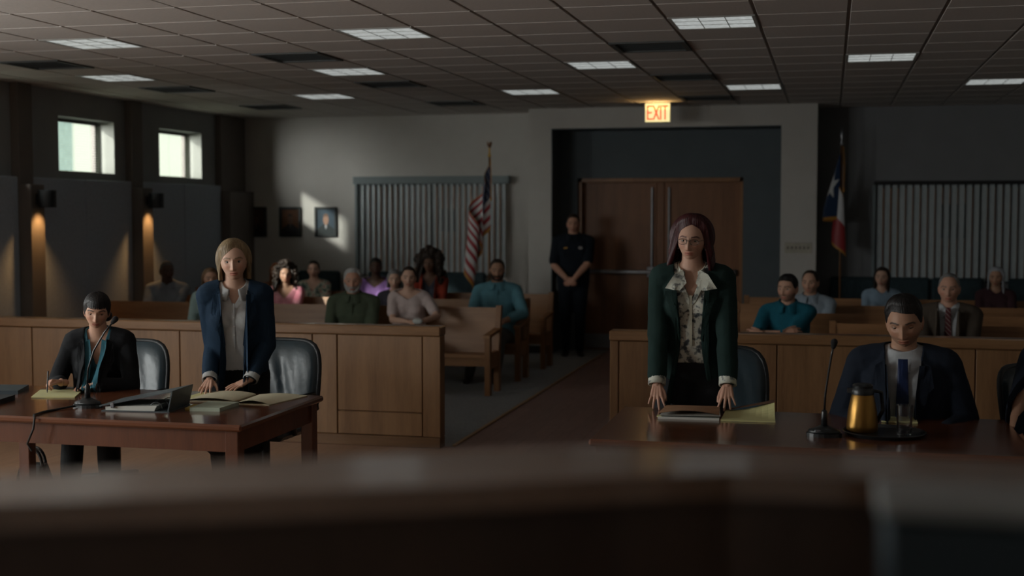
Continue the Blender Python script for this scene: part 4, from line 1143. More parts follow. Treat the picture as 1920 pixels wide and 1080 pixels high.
def hair_mesh(hm, fem, line=46, side_lat=4, back_lat=-38, temple=62, thick=.016, length=0, open_=58, flare=1.0, tipin=0.0, wave=0.0, curl=0.0, crown=1.0, part=0.0, seed=0, back_len=None, front_len=None, fringe=None, sweep=0):
    """columns of hair from the crown to the hairline, optionally falling on as a curtain to 'length' below the head centre"""
    nc, ns = 88, 30
    outer, inner = [], []
    for i in range(nc):
        ph = -math.pi + 2 * math.pi * i / nc
        ap = abs(math.degrees(ph))
        dp = abs(math.degrees(ph) - part) / temple
        if ap < temple - 14: lat = (line - (7 + sweep) * dp ** 1.4) if fringe is None else fringe
        elif ap < temple + 10: lat = (line - (7 + sweep) * dp ** 1.4) + (side_lat - (line - (7 + sweep) * dp ** 1.4)) * sstep(temple - 14, temple + 10, ap) if fringe is None else fringe + (side_lat - fringe) * sstep(temple - 14, temple + 10, ap)
        elif ap < 118: lat = side_lat
        else: lat = side_lat + (back_lat - side_lat) * sstep(118, 150, ap)
        cur = length > 0 and ap > open_
        co, ci = [], []
        for j in range(ns):
            v = j / (ns - 1)
            if cur:
                cut = .56
                if v <= cut: th = R(90 + (-12 - 90) * (v / cut)); drop = 0
                else: th = R(-12); drop = (v - cut) / (1 - cut)
            else:
                th = R(90 + (lat - 90) * v); drop = 0
            p = head_pt(ph, th, fem)
            n = Vector((p.x / .0765 ** 2, (p.y - .008) / .097 ** 2, max(p.z, -.02) / .113 ** 2)).normalized()
            th_k = thick * (.55 + .45 * math.sin(math.pi * min(1, v * 1.15 + .12)))
            if not cur: th_k *= 1 - .92 * sstep(.62, 1.0, v)
            if ap < 70: th_k *= crown
            q = p + n * th_k
            if drop > 0:
                zl = length
                if back_len and ap > 115: zl = back_len
                if front_len and ap < 90: zl = front_len
                d2 = Vector((math.sin(ph), -math.cos(ph), 0))
                fl = flare - tipin * drop
                q = Vector((q.x, q.y, 0)) * (1 + (fl - 1) * math.sin(math.pi * .5 * min(1, drop * 1.3))) + Vector((0, 0, q.z - drop * (zl + q.z)))
                if ap > 120: q.y -= .030 * drop * (1 if length < .2 else .2)
                q += d2 * wave * math.sin(drop * 9 + i * .5)
                p = q - d2 * .022
            q = q + n * .0022 * math.sin(i * 2.6 + 3 * math.sin(v * 4))
            if curl:
                nz = noise.noise_vector(q * 26 + Vector((seed, 0, 0))) * .5 + noise.noise_vector(q * 70 + Vector((seed, 3, 0))) * .35
                q = q + nz * curl * (.4 + .6 * v) + n * curl * .35 * abs(noise.noise(q * 45))
            co.append(q); ci.append(p if drop == 0 else p)
        outer.append(co); inner.append(ci)
    if curl > .02:
        rnd = random.Random(seed)
        for _ in range(260):
            i, j = rnd.randrange(nc), rnd.randrange(3, ns)
            if abs(math.degrees(-math.pi + 2 * math.pi * i / nc)) < open_ and j > 16: continue
            q = outer[i][j]; n = Vector((q.x, q.y, q.z * .4)).normalized()
            r_ = rnd.uniform(.30, .52) * curl
            hm.ball(q + n * r_ * rnd.uniform(-.2, .7), (r_, r_, r_ * 1.2), 8, 6)
    vs = [p for c in outer for p in c] + [p for c in inner for p in c]
    N = nc * ns; fs = []
    for i in range(nc):
        k = (i + 1) % nc
        for j in range(ns - 1):
            fs.append((i * ns + j, i * ns + j + 1, k * ns + j + 1, k * ns + j))
            fs.append((N + i * ns + j, N + k * ns + j, N + k * ns + j + 1, N + i * ns + j + 1))
        fs.append((i * ns + ns - 1, N + i * ns + ns - 1, N + k * ns + ns - 1, k * ns + ns - 1))
    hm.add(vs, fs)
def beard_mesh(bm_, fem, depth=.014, low=-66):
    nc, ns = 40, 12; outer, inner = [], []
    for i in range(nc):
        ph = R(-92 + 184 * i / (nc - 1)); ap = abs(math.degrees(ph))
        top = -48 if ap < 20 else -48 + (44) * sstep(20, 62, ap)
        co, ci = [], []
        for j in range(ns):
            v = j / (ns - 1); th = R(top + (low - top) * v)
            p = head_pt(ph, th, fem); n = Vector((p.x * 1.3, p.y, p.z * .6)).normalized()
            k = depth * math.sin(math.pi * min(1, .08 + v * .8)) * (1 - .65 * sstep(50, 90, ap))
            co.append(p + n * (k + .001) + noise.noise_vector(p * 90) * .002); ci.append(p - n * .004)
        outer.append(co); inner.append(ci)
    for rows, flip in ((outer, 0), (inner, 1)):
        bm_.grid(lambda u, v: rows[round(u * (nc - 1))][round(v * (ns - 1))], nc, ns)
    nc, ns = 20, 6
    def mst(o):
        def f(u, v):
            ph = R(-26 + 52 * u); th = R(-29 - 6.0 * v - 7 * abs(u - .5))
            p = head_pt(ph, th, fem); return p + Vector((p.x * .5, p.y, 0)).normalized() * (o * (.3 + math.sin(math.pi * v)))
        return f
    bm_.grid(mst(.008), nc, ns); bm_.grid(mst(-.003), nc, ns)
def patch(poly, frame, bvh, off, thick, div=3, side=-1):
    """flat outline (lateral u, height t) laid on a surface from the front"""
    O, X, Y, Z = frame
    bm = bmesh.new()
    vs = [bm.verts.new((p[0], 0, p[1])) for p in poly]
    bm.faces.new(vs)
    bmesh.ops.triangulate(bm, faces=bm.faces[:])
    for _ in range(div): bmesh.ops.subdivide_edges(bm, edges=[e for e in bm.edges if e.calc_length() > .018], cuts=1); bmesh.ops.triangulate(bm, faces=bm.faces[:])
    bm.verts.ensure_lookup_table()
    pts = []; last = None
    for v in bm.verts:
        o = O + X * v.co.x + Z * v.co.z - Y * .6
        hit, n, _, _ = bvh.ray_cast(o, Y, 1.2)
        pts.append((hit + (-Y) * off) if hit else None)
    good = [p for p in pts if p]
    if not good: bm.free(); return MB()
    for i, p in enumerate(pts):
        if p is None:
            q = O + X * bm.verts[i].co.x + Z * bm.verts[i].co.z
            nb = min(good, key=lambda g: ((g - q) - Y * (g - q).dot(Y)).length)
            pts[i] = q + Y * (nb - q).dot(Y)
    nbr = {v.index: [e.other_vert(v).index for e in v.link_edges] for v in bm.verts}
    dep = [(p - O).dot(Y) for p in pts]
    raw = dep[:]
    for _ in range(26): dep = [min(raw[i], .3 * d + .7 * sum(dep[j] for j in nbr[i]) / len(nbr[i])) for i, d in enumerate(dep)]
    pts = [p + Y * (dep[i] - (p - O).dot(Y)) for i, p in enumerate(pts)]
    mb = MB(); n = len(pts)
    vs2 = [p for p in pts] + [p - Y * thick for p in pts]
    fs = [tuple(v.index for v in f.verts) for f in bm.faces] + [tuple(v.index + n for v in reversed(f.verts)) for f in bm.faces]
    for e in bm.edges:
        if len(e.link_faces) == 1:
            a, b = e.verts[0].index, e.verts[1].index; fs.append((a, b, b + n, a + n))
    bm.free()
    return mb.add(vs2, fs)
def cutfaces(mb, test):
    keep = []
    for f in mb.f:
        c = sum((mb.v[i] for i in f), Vector()) / len(f)
        if not test(c): keep.append(f)
    used = sorted({i for f in keep for i in f}); ix = {j: i for i, j in enumerate(used)}
    o = MB(); o.v = [mb.v[i] for i in used]; o.f = [tuple(ix[i] for i in f) for f in keep]
    cnt = {}
    for f in o.f:
        for a, b in zip(f, f[1:] + f[:1]): k = (min(a, b), max(a, b)); cnt[k] = cnt.get(k, 0) + 1
    nb = {}
    for (a, b), n in cnt.items():
        if n == 1: nb.setdefault(a, []).append(b); nb.setdefault(b, []).append(a)
    for _ in range(6):
        new = {i: o.v[i] * .4 + sum((o.v[j] for j in js), Vector()) / len(js) * .6 for i, js in nb.items()}
        for i, p in new.items(): o.v[i] = p
    return o
FEMT = [(-.065, .070, .058), (-.02, .100, .070), (.02, .100, .068), (.09, .074, .055), (.15, .082, .060), (.215, .092, .066), (.26, .090, .058), (.29, .078, .045), (.312, .052, .036), (.335, .034, .032)]
MALT = [(-.065, .070, .060), (-.02, .094, .070), (.02, .094, .070), (.09, .086, .064), (.15, .096, .068), (.215, .106, .072), (.26, .104, .064), (.29, .090, .050), (.312, .060, .040), (.335, .038, .036)]
def person(label, top, H=1.7, fem=False, pose='sit', heading=0, lean=0, sidelean=0, head=(0, 0, 0), skin=(.50, .31, .22), lips=None, brow=(.05, .03, .02), eye=(.05, .03, .015),
           hair=None, hairmat=None, beard=None, beardmat=None, upper=None, jacket=None, lower=None, wrists=None, hands=None, poles=None, lids=(17, -21), gaze=(0, 0),
           vox=.0135, hvox=.005, age=0, seat=None, bulk=1.0, headres=(84, 64), shoes=True, legs=None, group='people in the courtroom', extra=None, hs=1.0, headfwd=0.0, turn=.55):
    top = Vector(top); toward = math.atan2(-top.x, top.y)
    hz = R(heading) + turn * toward; Rz = Matrix.Rotation(hz, 3, 'Z')
    X = Rz @ V(1, 0, 0); F = Rz @ V(0, -1, 0); U = V(0, 0, 1)
    le = R(lean); sl = R(sidelean)
    sp = (F * math.sin(le) + X * math.sin(sl) + U * math.cos(le)).normalized()       # spine
    fr = (F - sp * F.dot(sp)).normalized()                                             # chest forward
    sx = fr.cross(sp).normalized()
    if sx.dot(X) < 0: sx = -sx
    # head placement
    hyaw, hpit, hrol = (R(a) for a in head); hyaw += toward - hz
    nk = (sp * .55 + U * .45).normalized()
    s = H / 1.75 * (.985 if fem else 1.0) * hs
    Hc_off = sp * (.320 * H) + nk * (.032 * H) + U * (.055 * H) + F * (.022 * H + headfwd)
    Hc = top - U * (.118 * s)
    P = Hc - Hc_off
    if pose == 'stand': pass
    base = V(P.x, P.y, 0)
    t = thing('person', label, 'person', base, group)
    T = FEMT if fem else MALT
    def tr(tt): return P + sp * (tt * H)
    frame = (P, sx, -fr, sp)       # origin, lateral, +Y (away from viewer), up the spine
    def local(p):
        d = p - P; return d.dot(sx) / H, d.dot(fr) / H, d.dot(sp) / H
    def torso(mb, inf, t0=-1, t1=1, straight=False, sq=1.0, flat=0.0):
        rings = []
        for tt, rx, ry in T:
            if tt < t0 or tt > t1: continue
            if straight and tt < .2: rx = max(rx, .094 if fem else .100); ry = max(ry, .064)
            rx *= bulk; ry *= bulk
            c = tr(tt)
            rings.append([c + sx * ((rx * H + inf) * math.copysign(abs(math.cos(q)) ** .8, math.cos(q))) + fr * ((ry * H + inf) * math.copysign(abs(math.sin(q)) ** .9, math.sin(q))) for q in (2 * math.pi * k / 28 for k in range(28))])
        mb.loft(rings)
        if fem and t1 > .25:
            for s_ in (-1, 1): mb.ball(tr(.205) + sx * s_ * .040 * H + fr * .043 * H, (.037 * H + inf * .8,) * 3)
        # shoulders and trapezius
        if t1 >= .28:
            for s_ in (-1, 1):
                mb.rcone(tr(.318), .030 * H + inf * .4, tr(.283) + sx * s_ * (.088 if fem else .100) * H * bulk, .034 * H + inf, 12)
    shw = (.100 if fem else .114) * bulk ** .5
    SH = {}; EL = {}; WR = {}
    ua, fa = .182 * H, .152 * H
    for k, s_ in (('l', -1), ('r', 1)):
        SH[k] = tr(.284) + sx * s_ * shw * H
        if wrists and wrists.get(k): w = Vector(wrists[k])
        elif pose == 'sit': w = P + F * .235 * H + sx * s_ * .055 * H + U * .065 * H
        else: w = P + sx * s_ * .15 * H - U * .03 * H + F * .05 * H
        pole = Vector(poles[k]) if poles and k in poles else (sx * s_ * .8 - F * .5 - U * .6)
        EL[k], WR[k] = ik(SH[k], w, ua, fa, pole)
    def arm(mb, k, inf, upto=1.0, loose=0.0):
        """upto: 0.5 elbow, 1 wrist"""
        b = bulk ** .5
        mb.rcone(SH[k], (.0265 if fem else .031) * H * b + inf, SH[k].lerp(EL[k], min(1, upto * 2)), (.0215 if fem else .0255) * H * b + inf + loose, 12)
        if upto > .5:
            q = EL[k].lerp(WR[k], (upto - .5) * 2)
            mid = EL[k].lerp(q, .3)
            mb.rcone(EL[k], (.0215 if fem else .0255) * H * b + inf, mid, (.022 if fem else .0265) * H * b + inf, 12)
            e = (.022 if fem else .0265) + ((.0155 if fem else .018) - (.022 if fem else .0265)) * min(1, ((upto - .5) * 2 - .3) / .7)
            mb.rcone(mid, (.022 if fem else .0265) * H * b + inf, q, e * H * b + inf + loose, 12)
    # legs
    HP = {}; KN = {}; AN = {}
    for k, s_ in (('l', -1), ('r', 1)):
        HP[k] = P + X * s_ * .052 * H + U * (-.01 * H)
        if legs and k in legs: a = Vector(legs[k])
        elif pose == 'sit': a = P + F * (.27 * H) + X * s_ * .075 * H; a.z = .085
        else: a = P + X * s_ * .05 * H - F * 0.0; a.z = .085
        KN[k], AN[k] = ik(HP[k], a, .245 * H, .245 * H, (F + U * .9) if pose == 'sit' else F)
    def leg(mb, k, inf):
        mb.rcone(HP[k], .056 * H * bulk ** .5 + inf, KN[k], .034 * H + inf, 14)
        mb.rcone(KN[k], .034 * H + inf, KN[k].lerp(AN[k], .35), .034 * H + inf, 12); mb.rcone(KN[k].lerp(AN[k], .35), .034 * H + inf, AN[k], .023 * H + inf, 12)
    # ---------------- body surface
    mb = MB(); torso(mb, -.004); 
    mb.rcone(tr(.29), .036 * H, Hc + (Matrix.Rotation(hyaw + hz, 3, 'Z') @ V(0, .012 * s, -.045 * s)), (.031 if fem else .036) * H, 14)
    for k in 'lr': arm(mb, k, 0); leg(mb, k, -.004)
    body = remesh(mb, vox, 3)
    ncol = len(body.v)
    cols_ = [skin] * ncol
    # hands
    hd = hands or {}
    for k, s_ in (('l', -1), ('r', 1)):
        hm = MB(); h = dict(hd.get(k, {}))
        fd = (WR[k] - EL[k]).normalized()
        hand(hm, WR[k], h.pop('fwd', fd + F * .2 - U * .1), h.pop('up', U * .8 + F * .3), h.pop('side', s_), s * (.92 if fem else 1.02) * 1.0, **h)
        hm = remesh(hm, hvox, 2)
        cols_ += [tuple(min(1, a * b) for a, b in zip(skin, (1.0, .94, .92)))] * len(hm.v)
        body.add(hm.v, hm.f)
    # head
    HM = Matrix.Translation(Hc) @ (Matrix.Rotation(hz + hyaw, 4, 'Z') @ Matrix.Rotation(hrol, 4, 'Y') @ Matrix.Rotation(hpit, 4, 'X')) @ Matrix.Scale(s, 4)
    lips = lips or tuple(a * b for a, b in zip(skin, (.80, .48, .48)))
    nu, nv = headres
    hb = MB().grid(lambda u, v: head_pt(2 * math.pi * u - math.pi, R(-89 + 178 * v), fem, age), nu, nv, True)
    hcol = [head_colour(p, skin, lips, brow, beard) for p in hb.v]
    bot = len(hb.v)
    # ears
    for s_ in (-1, 1):
        n0 = len(hb.v)
        hb.ball((s_ * .0765, .014, -.008), (.008, .019, .032), 12, 8, Matrix.Rotation(s_ * R(-18), 3, 'Z') @ Matrix.Rotation(R(-8), 3, 'X'))
        hb.ball((s_ * .074, .008, -.034), (.006, .010, .011), 10, 6)
        hcol += [tuple(min(1, a * b) for a, b in zip(skin, (1.0, .88, .86)))] * (len(hb.v) - n0)
    # eyelids
    r = .0148
    ec = {}
    for s_ in (-1, 1):
        yb = head_pt(math.asin(.033 * s_ / .0765), 0.0, fem).y
        c = V(.0325 * s_, yb + .0088, .0005); ec[s_] = c
        for a0, a1, dark in ((lids[0], 105, True), (lids[1], -95, False)):
            n0 = len(hb.v); na, nb_ = 8, 13
            def lid(u, v):
                al = R(a0 + (a1 - a0) * v); be = R(-82 + 164 * u)
                rr = r * (1 + (.05 if dark and v < .15 else 0))
                return c + V(rr * math.sin(be), -rr * math.cos(be) * math.cos(al), rr * math.cos(be) * math.sin(al) * (1.0))
            hb.grid(lid, nb_, na)
            for j in range(na):
                for i in range(nb_): hcol.append((.012, .008, .006) if (dark and j == 0) else mul(skin, .82 if dark else .9))
    cols_ += hcol
    body.add([HM @ p for p in hb.v], hb.f)
    part(body, 'body', SKIN, t, True, col=cols_)
    bvh_items = []
    # eyes
    for s_ in (-1, 1):
        gz = Matrix.Rotation(R(gaze[0]), 3, 'Z') @ Matrix.Rotation(R(gaze[1]), 3, 'X')
        em = MB(); angs = [1, 11, 12.5, 24, 27, 29, 50, 80, 110, 150, 179]
        em.loft([[HM @ (ec[s_] + gz @ V(.0135 * math.sin(R(a)) * math.cos(q), -.0135 * math.cos(R(a)), .0135 * math.sin(R(a)) * math.sin(q))) for q in (2 * math.pi * k / 18 for k in range(18))] for a in angs])
        ecol = []
        for a in angs: ecol += [((.003, .003, .003) if a < 12 else eye if a < 25 else mul(eye, .4) if a < 28 else (.42, .40, .37))] * 18
        part(em, 'eye', vcol('eyeball', 0.12, 0.6), t, True, col=ecol)
    # hair
    if hair is not None:
        hm = MB(); hair_mesh(hm, fem, **{k: v for k, v in hair.items() if k not in ('bun', 'tail')})
        if 'bun' in hair:
            c, rr = hair['bun']; b0 = MB().ball(c, rr, 20, 14)
            b0.v = [p + noise.noise_vector(p * 60) * .004 for p in b0.v]; hm.add(b0.v, b0.f)
        if 'tail' in hair:
            hm.tube([Vector(p) for p in hair['tail'][0]], hair['tail'][1], 12)
        hm.v = [HM @ p for p in hm.v]
        part(hm, 'hair', hairmat, t, True)
    if beardmat:
        bm_ = MB(); beard_mesh(bm_, fem); bm_.v = [HM @ p for p in bm_.v]
        part(bm_, 'beard', beardmat, t, True)
    surf = MB(); surf.add(body.v, body.f)
    # ---------------- clothes
    def cloth(name, mat, inf, arms=0.5, t0=-.03, straight=True, vneck=None, neckr=.042, necklo=.298, opening=None, wr=.004, loose=.0, torso_t1=1, thick=.006):
        m_ = MB(); torso(m_, inf, t0 - .02, torso_t1, straight)
        for k in 'lr':
            if arms: arm(m_, k, inf * .62, arms, loose)
        m_ = remesh(m_, vox * .95, 4)
        seed_ = Vector((P.x * 3, P.y, 0))
        m_.v = [p + noise.noise_vector(p * 7 + seed_) * wr + noise.noise_vector(p * 17 + seed_) * wr * .6 for p in m_.v]
        ax0 = tr(.29); ax1 = Hc
        def test(c):
            u, f, tt = local(c)
            if tt < t0: 
                if abs(u) < .125: return True
            if tt > necklo and math.hypot(u, f - .008) < neckr: return True
            if vneck and f > 0 and tt > vneck[0] and abs(u) < vneck[1] * (tt - vneck[0]) / (.305 - vneck[0]) + .004: return True
            if opening and f > 0 and abs(u) < .11:
                for (ta, wa), (tb, wb_) in zip(opening, opening[1:]):
                    if ta <= tt <= tb:
                        w = wa + (wb_ - wa) * (tt - ta) / (tb - ta)
                        if abs(u) < w: return True
            return False
        m2 = cutfaces(m_, test)
        o = part(m2, name, mat, t, True)
        md = o.modifiers.new('thickness', 'SOLIDIFY'); md.thickness = thick; md.offset = 0
        surf.add(m2.v, m2.f)
        return o
    uo = jo = None
    if upper: 
        uo = cloth(upper.pop('name', 'shirt'), upper.pop('mat'), **upper)
    if jacket:
        jop = jacket.get('opening'); jt0 = jacket.get('t0', -.03); jmat = jacket['mat']; jtop = jacket.pop('edge_top', .30)
        jo = cloth(jacket.pop('name', 'jacket'), jacket.pop('mat'), **jacket)
    if lower:
        mb = MB(); torso(mb, .012, -1, .10)
        for k in 'lr': leg(mb, k, .012)
        if lower.get('skirt'):
            for k in 'lr': mb.rcone(HP[k], .07 * H, KN[k], .065 * H, 14)
        mb = remesh(mb, vox * 1.1, 4)
        part(mb, lower.get('name', 'trousers'), lower['mat'], t, True)
    if shoes:
        for k, s_ in (('l', -1), ('r', 1)):
            a = AN[k]; Fo = (F + X * s_ * .12).normalized(); Lx = V(-Fo.y, Fo.x, 0)
            rg = []
            for d, w_, h_ in ((-.065, .025, .06), (-.05, .034, .085), (.0, .036, .088), (.06, .042, .062), (.12, .046, .045), (.165, .036, .035), (.185, .016, .022)):
                c = V(a.x, a.y, 0) + Fo * (d * s)
                rg.append([c + Lx * (w_ * s * math.cos(q)) + U * (.002 + h_ * s * .5 * (1 + math.sin(q))) for q in (2 * math.pi * k2 / 14 for k2 in range(14))])
            part(MB().loft(rg), 'shoe', plain('dark_shoe_leather', (.018, .014, .012), .35), t, True)
    bv = BVHTree.FromPolygons([tuple(p) for p in surf.v], surf.f)
    def put(poly, name, mat, off=.004, thick=.004, div=3, both=False):
        """outline in fractions of H over the chest front"""
        for sg in ((1, -1) if both else (1,)):
            m3 = patch([(p[0] * sg * H, p[1] * H) for p in (poly if sg > 0 else poly[::-1])], frame, bv, off, thick, div)
            if m3.v: part(m3, name, mat, jo if jo and name in ('lapel', 'front_edge') else uo if uo and name != 'tie' else t)
    if jacket and jop:
        w_ = lambda tt: next((a[1] + (b[1] - a[1]) * (tt - a[0]) / (b[0] - a[0]) for a, b in zip(jop, jop[1:]) if a[0] <= tt <= b[0]), jop[-1][1])
        ts = [max(jop[0][0], jt0) + .004 + k * (jtop - max(jop[0][0], jt0)) / 9 for k in range(10)]
        put([(w_(q) - .004, q) for q in ts] + [(w_(q) + .011, q) for q in reversed(ts)], 'front_edge', jmat, .001, .004, 3, True)
    def ring(k, name, mat, along=.97, r=.024, w=.03):
        p = EL[k].lerp(WR[k], along); d = (WR[k] - EL[k]).normalized()
        a = d.orthogonal().normalized(); b = d.cross(a)
        rr = r * H
        part(MB().loft([[p + d * o_ + (a * math.cos(q) + b * math.sin(q)) * (rr + dr) for q in (2 * math.pi * j / 20 for j in range(20))] for o_, dr in ((-w, 0), (w, .001), (w, -.006), (-w, -.006))], False), name, mat, t, True)
    def collar(mat, a0=14, tip=36, L=.046, spread=.014, r=.041, h=.022, low=.311):
        nd = (Hc + U * (-.05 * s) - tr(.29)).normalized(); C0 = tr(low) + fr * .004 * H
        def q(a, k, off=0):
            d = fr * math.cos(a) * 1.06 + sx * math.sin(a)
            ad = abs(math.degrees(a))
            fall = .026 + (L - .026) * gs(ad - tip, 26)
            base = C0 + nd * (-.020 * H * max(-.3, math.cos(a))) + fr * (.006 * H * math.cos(a))
            if k == 0: return base + d * (r * H)
            if k == 1: return base + d * ((r - .002) * H) + nd * (h * H)
            if k == 2: return base + d * ((r + .003) * H) + nd * (h * H)
            return base + d * ((r + .003 + spread * (fall / .026) ** 1.2) * H) + nd * ((h - fall) * H)
        m3 = MB(); n_ = 44
        rows = []
        for k in range(4):
            for w in ((0,) if k < 3 else (.35, .7, 1)):
                row = []
                for i in range(n_ + 1):
                    a = R(a0) + (2 * math.pi - 2 * R(a0)) * i / n_
                    if a > math.pi: a -= 2 * math.pi
                    row.append(q(a, k) if k < 3 else q(a, 2).lerp(q(a, 3), w))
                rows.append(row)
        m3.grid(lambda u, v: rows[round(v * (len(rows) - 1))][round(u * n_)], n_ + 1, len(rows))
        o = part(m3, 'collar', mat, uo or t, True)
        md = o.modifiers.new('thickness', 'SOLIDIFY'); md.thickness = .004
    if extra: extra(dict(put=put, collar=collar, ring=ring, HM=HM, t=t, local=local, tr=tr, sx=sx, fr=fr, sp=sp, H=H, EL=EL, WR=WR, SH=SH, P=P, Hc=Hc, s=s, F=F, U=U, X=X, AN=AN, bv=bv, frame=frame))
    return t

FAIR = (.58, .34, .24); PALE = (.62, .39, .29); TAN = (.44, .25, .165); BROWN = (.16, .085, .055); DEEP = (.095, .052, .036); RUDDY = (.56, .31, .22)
H_BLACK = hair_mat('black_hair', (.012, .010, .010)); H_DBROWN = hair_mat('dark_brown_hair', (.030, .018, .012)); H_BROWN = hair_mat('brown_hair', (.075, .042, .024))
H_BLONDE = hair_mat('dark_blonde_hair', (.27, .195, .110)); H_RED = hair_mat('wine_red_hair', (.050, .009, .011)); H_WHITE = hair_mat('white_hair', (.46, .46, .45), .6)
H_GREY = hair_mat('grey_hair', (.20, .20, .20), .6); H_SILVER = hair_mat('silver_hair', (.36, .37, .40), .5); H_AUBURN = hair_mat('auburn_hair', (.26, .09, .03))
H_LBROWN = hair_mat('light_brown_hair', (.20, .115, .06)); H_SHORTGREY = hair_mat('cropped_grey_hair', (.11, .11, .11), .7)
BLK = fabric('black_trouser_wool', (.010, .011, .012)); DENIM = fabric('dark_denim', (.022, .030, .045)); KHAKI = fabric('grey_khaki', (.11, .11, .10)); SKIRTG = fabric('dark_skirt_cloth', (.016, .017, .02))
SHORT = dict(line=44, side_lat=6, back_lat=-30, thick=.014, open_=200)

# ---- standing blonde woman in a navy blazer
NAVY = fabric('navy_blazer_wool', (.012, .030, .058)); SHIRTG = fabric('pale_grey_shirt_cotton', (.46, .47, .47))
def blonde_x(e):
    put = e['put']
    e['collar'](SHIRTG, 22, 40, .044, .011)
    put([(.048, .315), (.070, .298), (.080, .235), (.066, .215), (.038, .105), (.030, .12), (.042, .225)], 'lapel', NAVY, .007, .005, 3, True)
    put([(-.0025, .27), (.0025, .27), (.0025, .10), (-.0025, .10)], 'placket', plain('shirt_placket', (.40, .41, .41), .8), .003, .002, 2)
    for q in range(5):
        tt = .25 - q * .032
        put([(.003 * math.cos(a), tt + .003 * math.sin(a)) for a in (2 * math.pi * k / 8 for k in range(8))], 'button', plain('pearl_button', (.55, .55, .52), .3), .004, .003, 0)
    for k in 'lr': e['ring'](k, 'shirt_cuff', SHIRTG, .95, .0265, .022)
    e['ring']('r', 'watch_strap', BLACKPL, 1.02, .021, .009)
person('standing woman with a blonde bob, navy blazer and pale shirt, hands on papers', (-3.545, 7.36, 1.672), 1.72, True, 'stand', 0, 9, 0, head=(-4, 3, -3), skin=PALE, brow=(.20, .13, .07), eye=(.05, .07, .08),
       hair=dict(line=50, side_lat=0, temple=66, thick=.030, length=.112, open_=78, flare=1.10, tipin=.06, part=18, sweep=26, crown=1.05), hairmat=H_BLONDE, hs=1.05,
       upper=dict(mat=SHIRTG, inf=.010, arms=.9, t0=.02, vneck=(.262, .022), name='shirt'),
       jacket=dict(mat=NAVY, inf=.024, arms=.93, t0=-.075, opening=[(-.12, .046), (.06, .034), (.12, .036), (.24, .046), (.345, .052)], neckr=.047, name='blazer', loose=.004),
       lower=dict(mat=BLK, name='skirt', skirt=True), wrists=dict(l=(-3.645, 7.22, .842), r=(-3.395, 7.26, .846)), poles=dict(l=(-.25, 1, 0), r=(.25, 1, 0)), turn=.85,
       hands=dict(l=dict(fwd=(.15, -.80, -.42), up=(0, -.35, 1), curl=(-.18, .20, .12), spread=.16, thumb=(.75, .25)), r=dict(fwd=(-.62, -.62, -.40), up=(.05, -.3, 1), curl=(-.18, .20, .12), spread=.14, thumb=(.7, .25))),
       vox=.009, hvox=.0032, headres=(132, 104), extra=blonde_x, lids=(24, -26), gaze=(2, 2))

# ---- standing red-haired woman
DGREEN = fabric('dark_green_blazer_wool', (.012, .030, .027))
BLOUSE = fabric('patterned_silk', (1, 1, 1), .6, (26, [(.36, (.05, .055, .06)), (.43, (.16, .17, .165)), (.50, (.50, .50, .43)), (.62, (.56, .55, .47)), (.70, (.22, .21, .18))]))
BLOUSEC = fabric('patterned_silk_collar', (1, 1, 1), .6, (26, [(.30, (.10, .11, .11)), (.40, (.30, .32, .30)), (.48, (.62, .64, .56)), (.70, (.66, .67, .58))]))
def red_x(e):
    put = e['put']
    e['collar'](BLOUSEC, 30, 60, .030, .010, .041)
    put([(.026, .322), (.052, .308), (.080, .266), (.034, .260), (.014, .282)], 'collar_wing', BLOUSEC, .020, .004, 3, True)
    put([(.030, .292), (.040, .280), (.014, .225), (.004, .215), (.006, .235)], 'blouse_facing', BLOUSEC, .006, .003, 3, True)
    put([(.044, .258), (.080, .258), (.078, .235), (.066, .212), (.034, .10), (.030, .11), (.042, .22)], 'lapel', DGREEN, .007, .005, 3, True)
    put([(-.004, .245), (.004, .245), (.004, .085), (-.004, .085)], 'placket', plain('cream_placket', (.50, .48, .38), .7), .004, .002, 2)
    for k in 'lr': e['ring'](k, 'blouse_cuff', BLOUSEC, .965, .027, .024)
    HM, t = e['HM'], e['t']
    gl = MB()
    for s_ in (-1, 1):
        c = V(s_ * .033, -.100, -.002)
        gl.tube([HM @ (c + V(.024 * math.cos(a) * (1 + .0 * a), .004 * abs(math.cos(a)), .016 * math.copysign(abs(math.sin(a)) ** .7, math.sin(a)))) for a in (2 * math.pi * k / 24 for k in range(25))], .0013, 6)
        gl.tube([HM @ V(s_ * .057, -.096, .004), HM @ V(s_ * .073, -.06, .006), HM @ V(s_ * .079, .01, .004)], .0013, 6)
    gl.tube([HM @ V(-.010, -.104, .003), HM @ V(0, -.107, .005), HM @ V(.010, -.104, .003)], .0013, 6)
    fr_ = part(gl, 'glasses', plain('dark_spectacle_frame', (.012, .010, .012), .3), t)
    for s_ in (-1, 1):
        c = V(s_ * .033, -.100, -.002)
        part(MB().add([HM @ (c + V(.023 * math.cos(a), .004 * abs(math.cos(a)), .015 * math.copysign(abs(math.sin(a)) ** .7, math.sin(a)))) for a in (2 * math.pi * k / 24 for k in range(24))], [tuple(range(24))]), 'lens', glassy('spectacle_lens', (.92, .94, .95), .12), t)
    for s_ in (-1, 1): part(MB().ball(HM @ V(s_ * .078, .004, -.050), .006), 'earring', STEEL, t, True)
    nk = MB().tube([e['tr'](.292) + e['sx'] * (.036 * e['H'] * math.sin(a)) + e['fr'] * (.050 * e['H'] * math.cos(a)) - e['sp'] * (.030 * e['H'] * (math.cos(a) + .2)) for a in (R(-80 + 160 * k / 20) for k in range(21))], .0022, 6)
    part(nk, 'necklace', plain('bronze_chain', (.25, .14, .07), .35, .8), t)
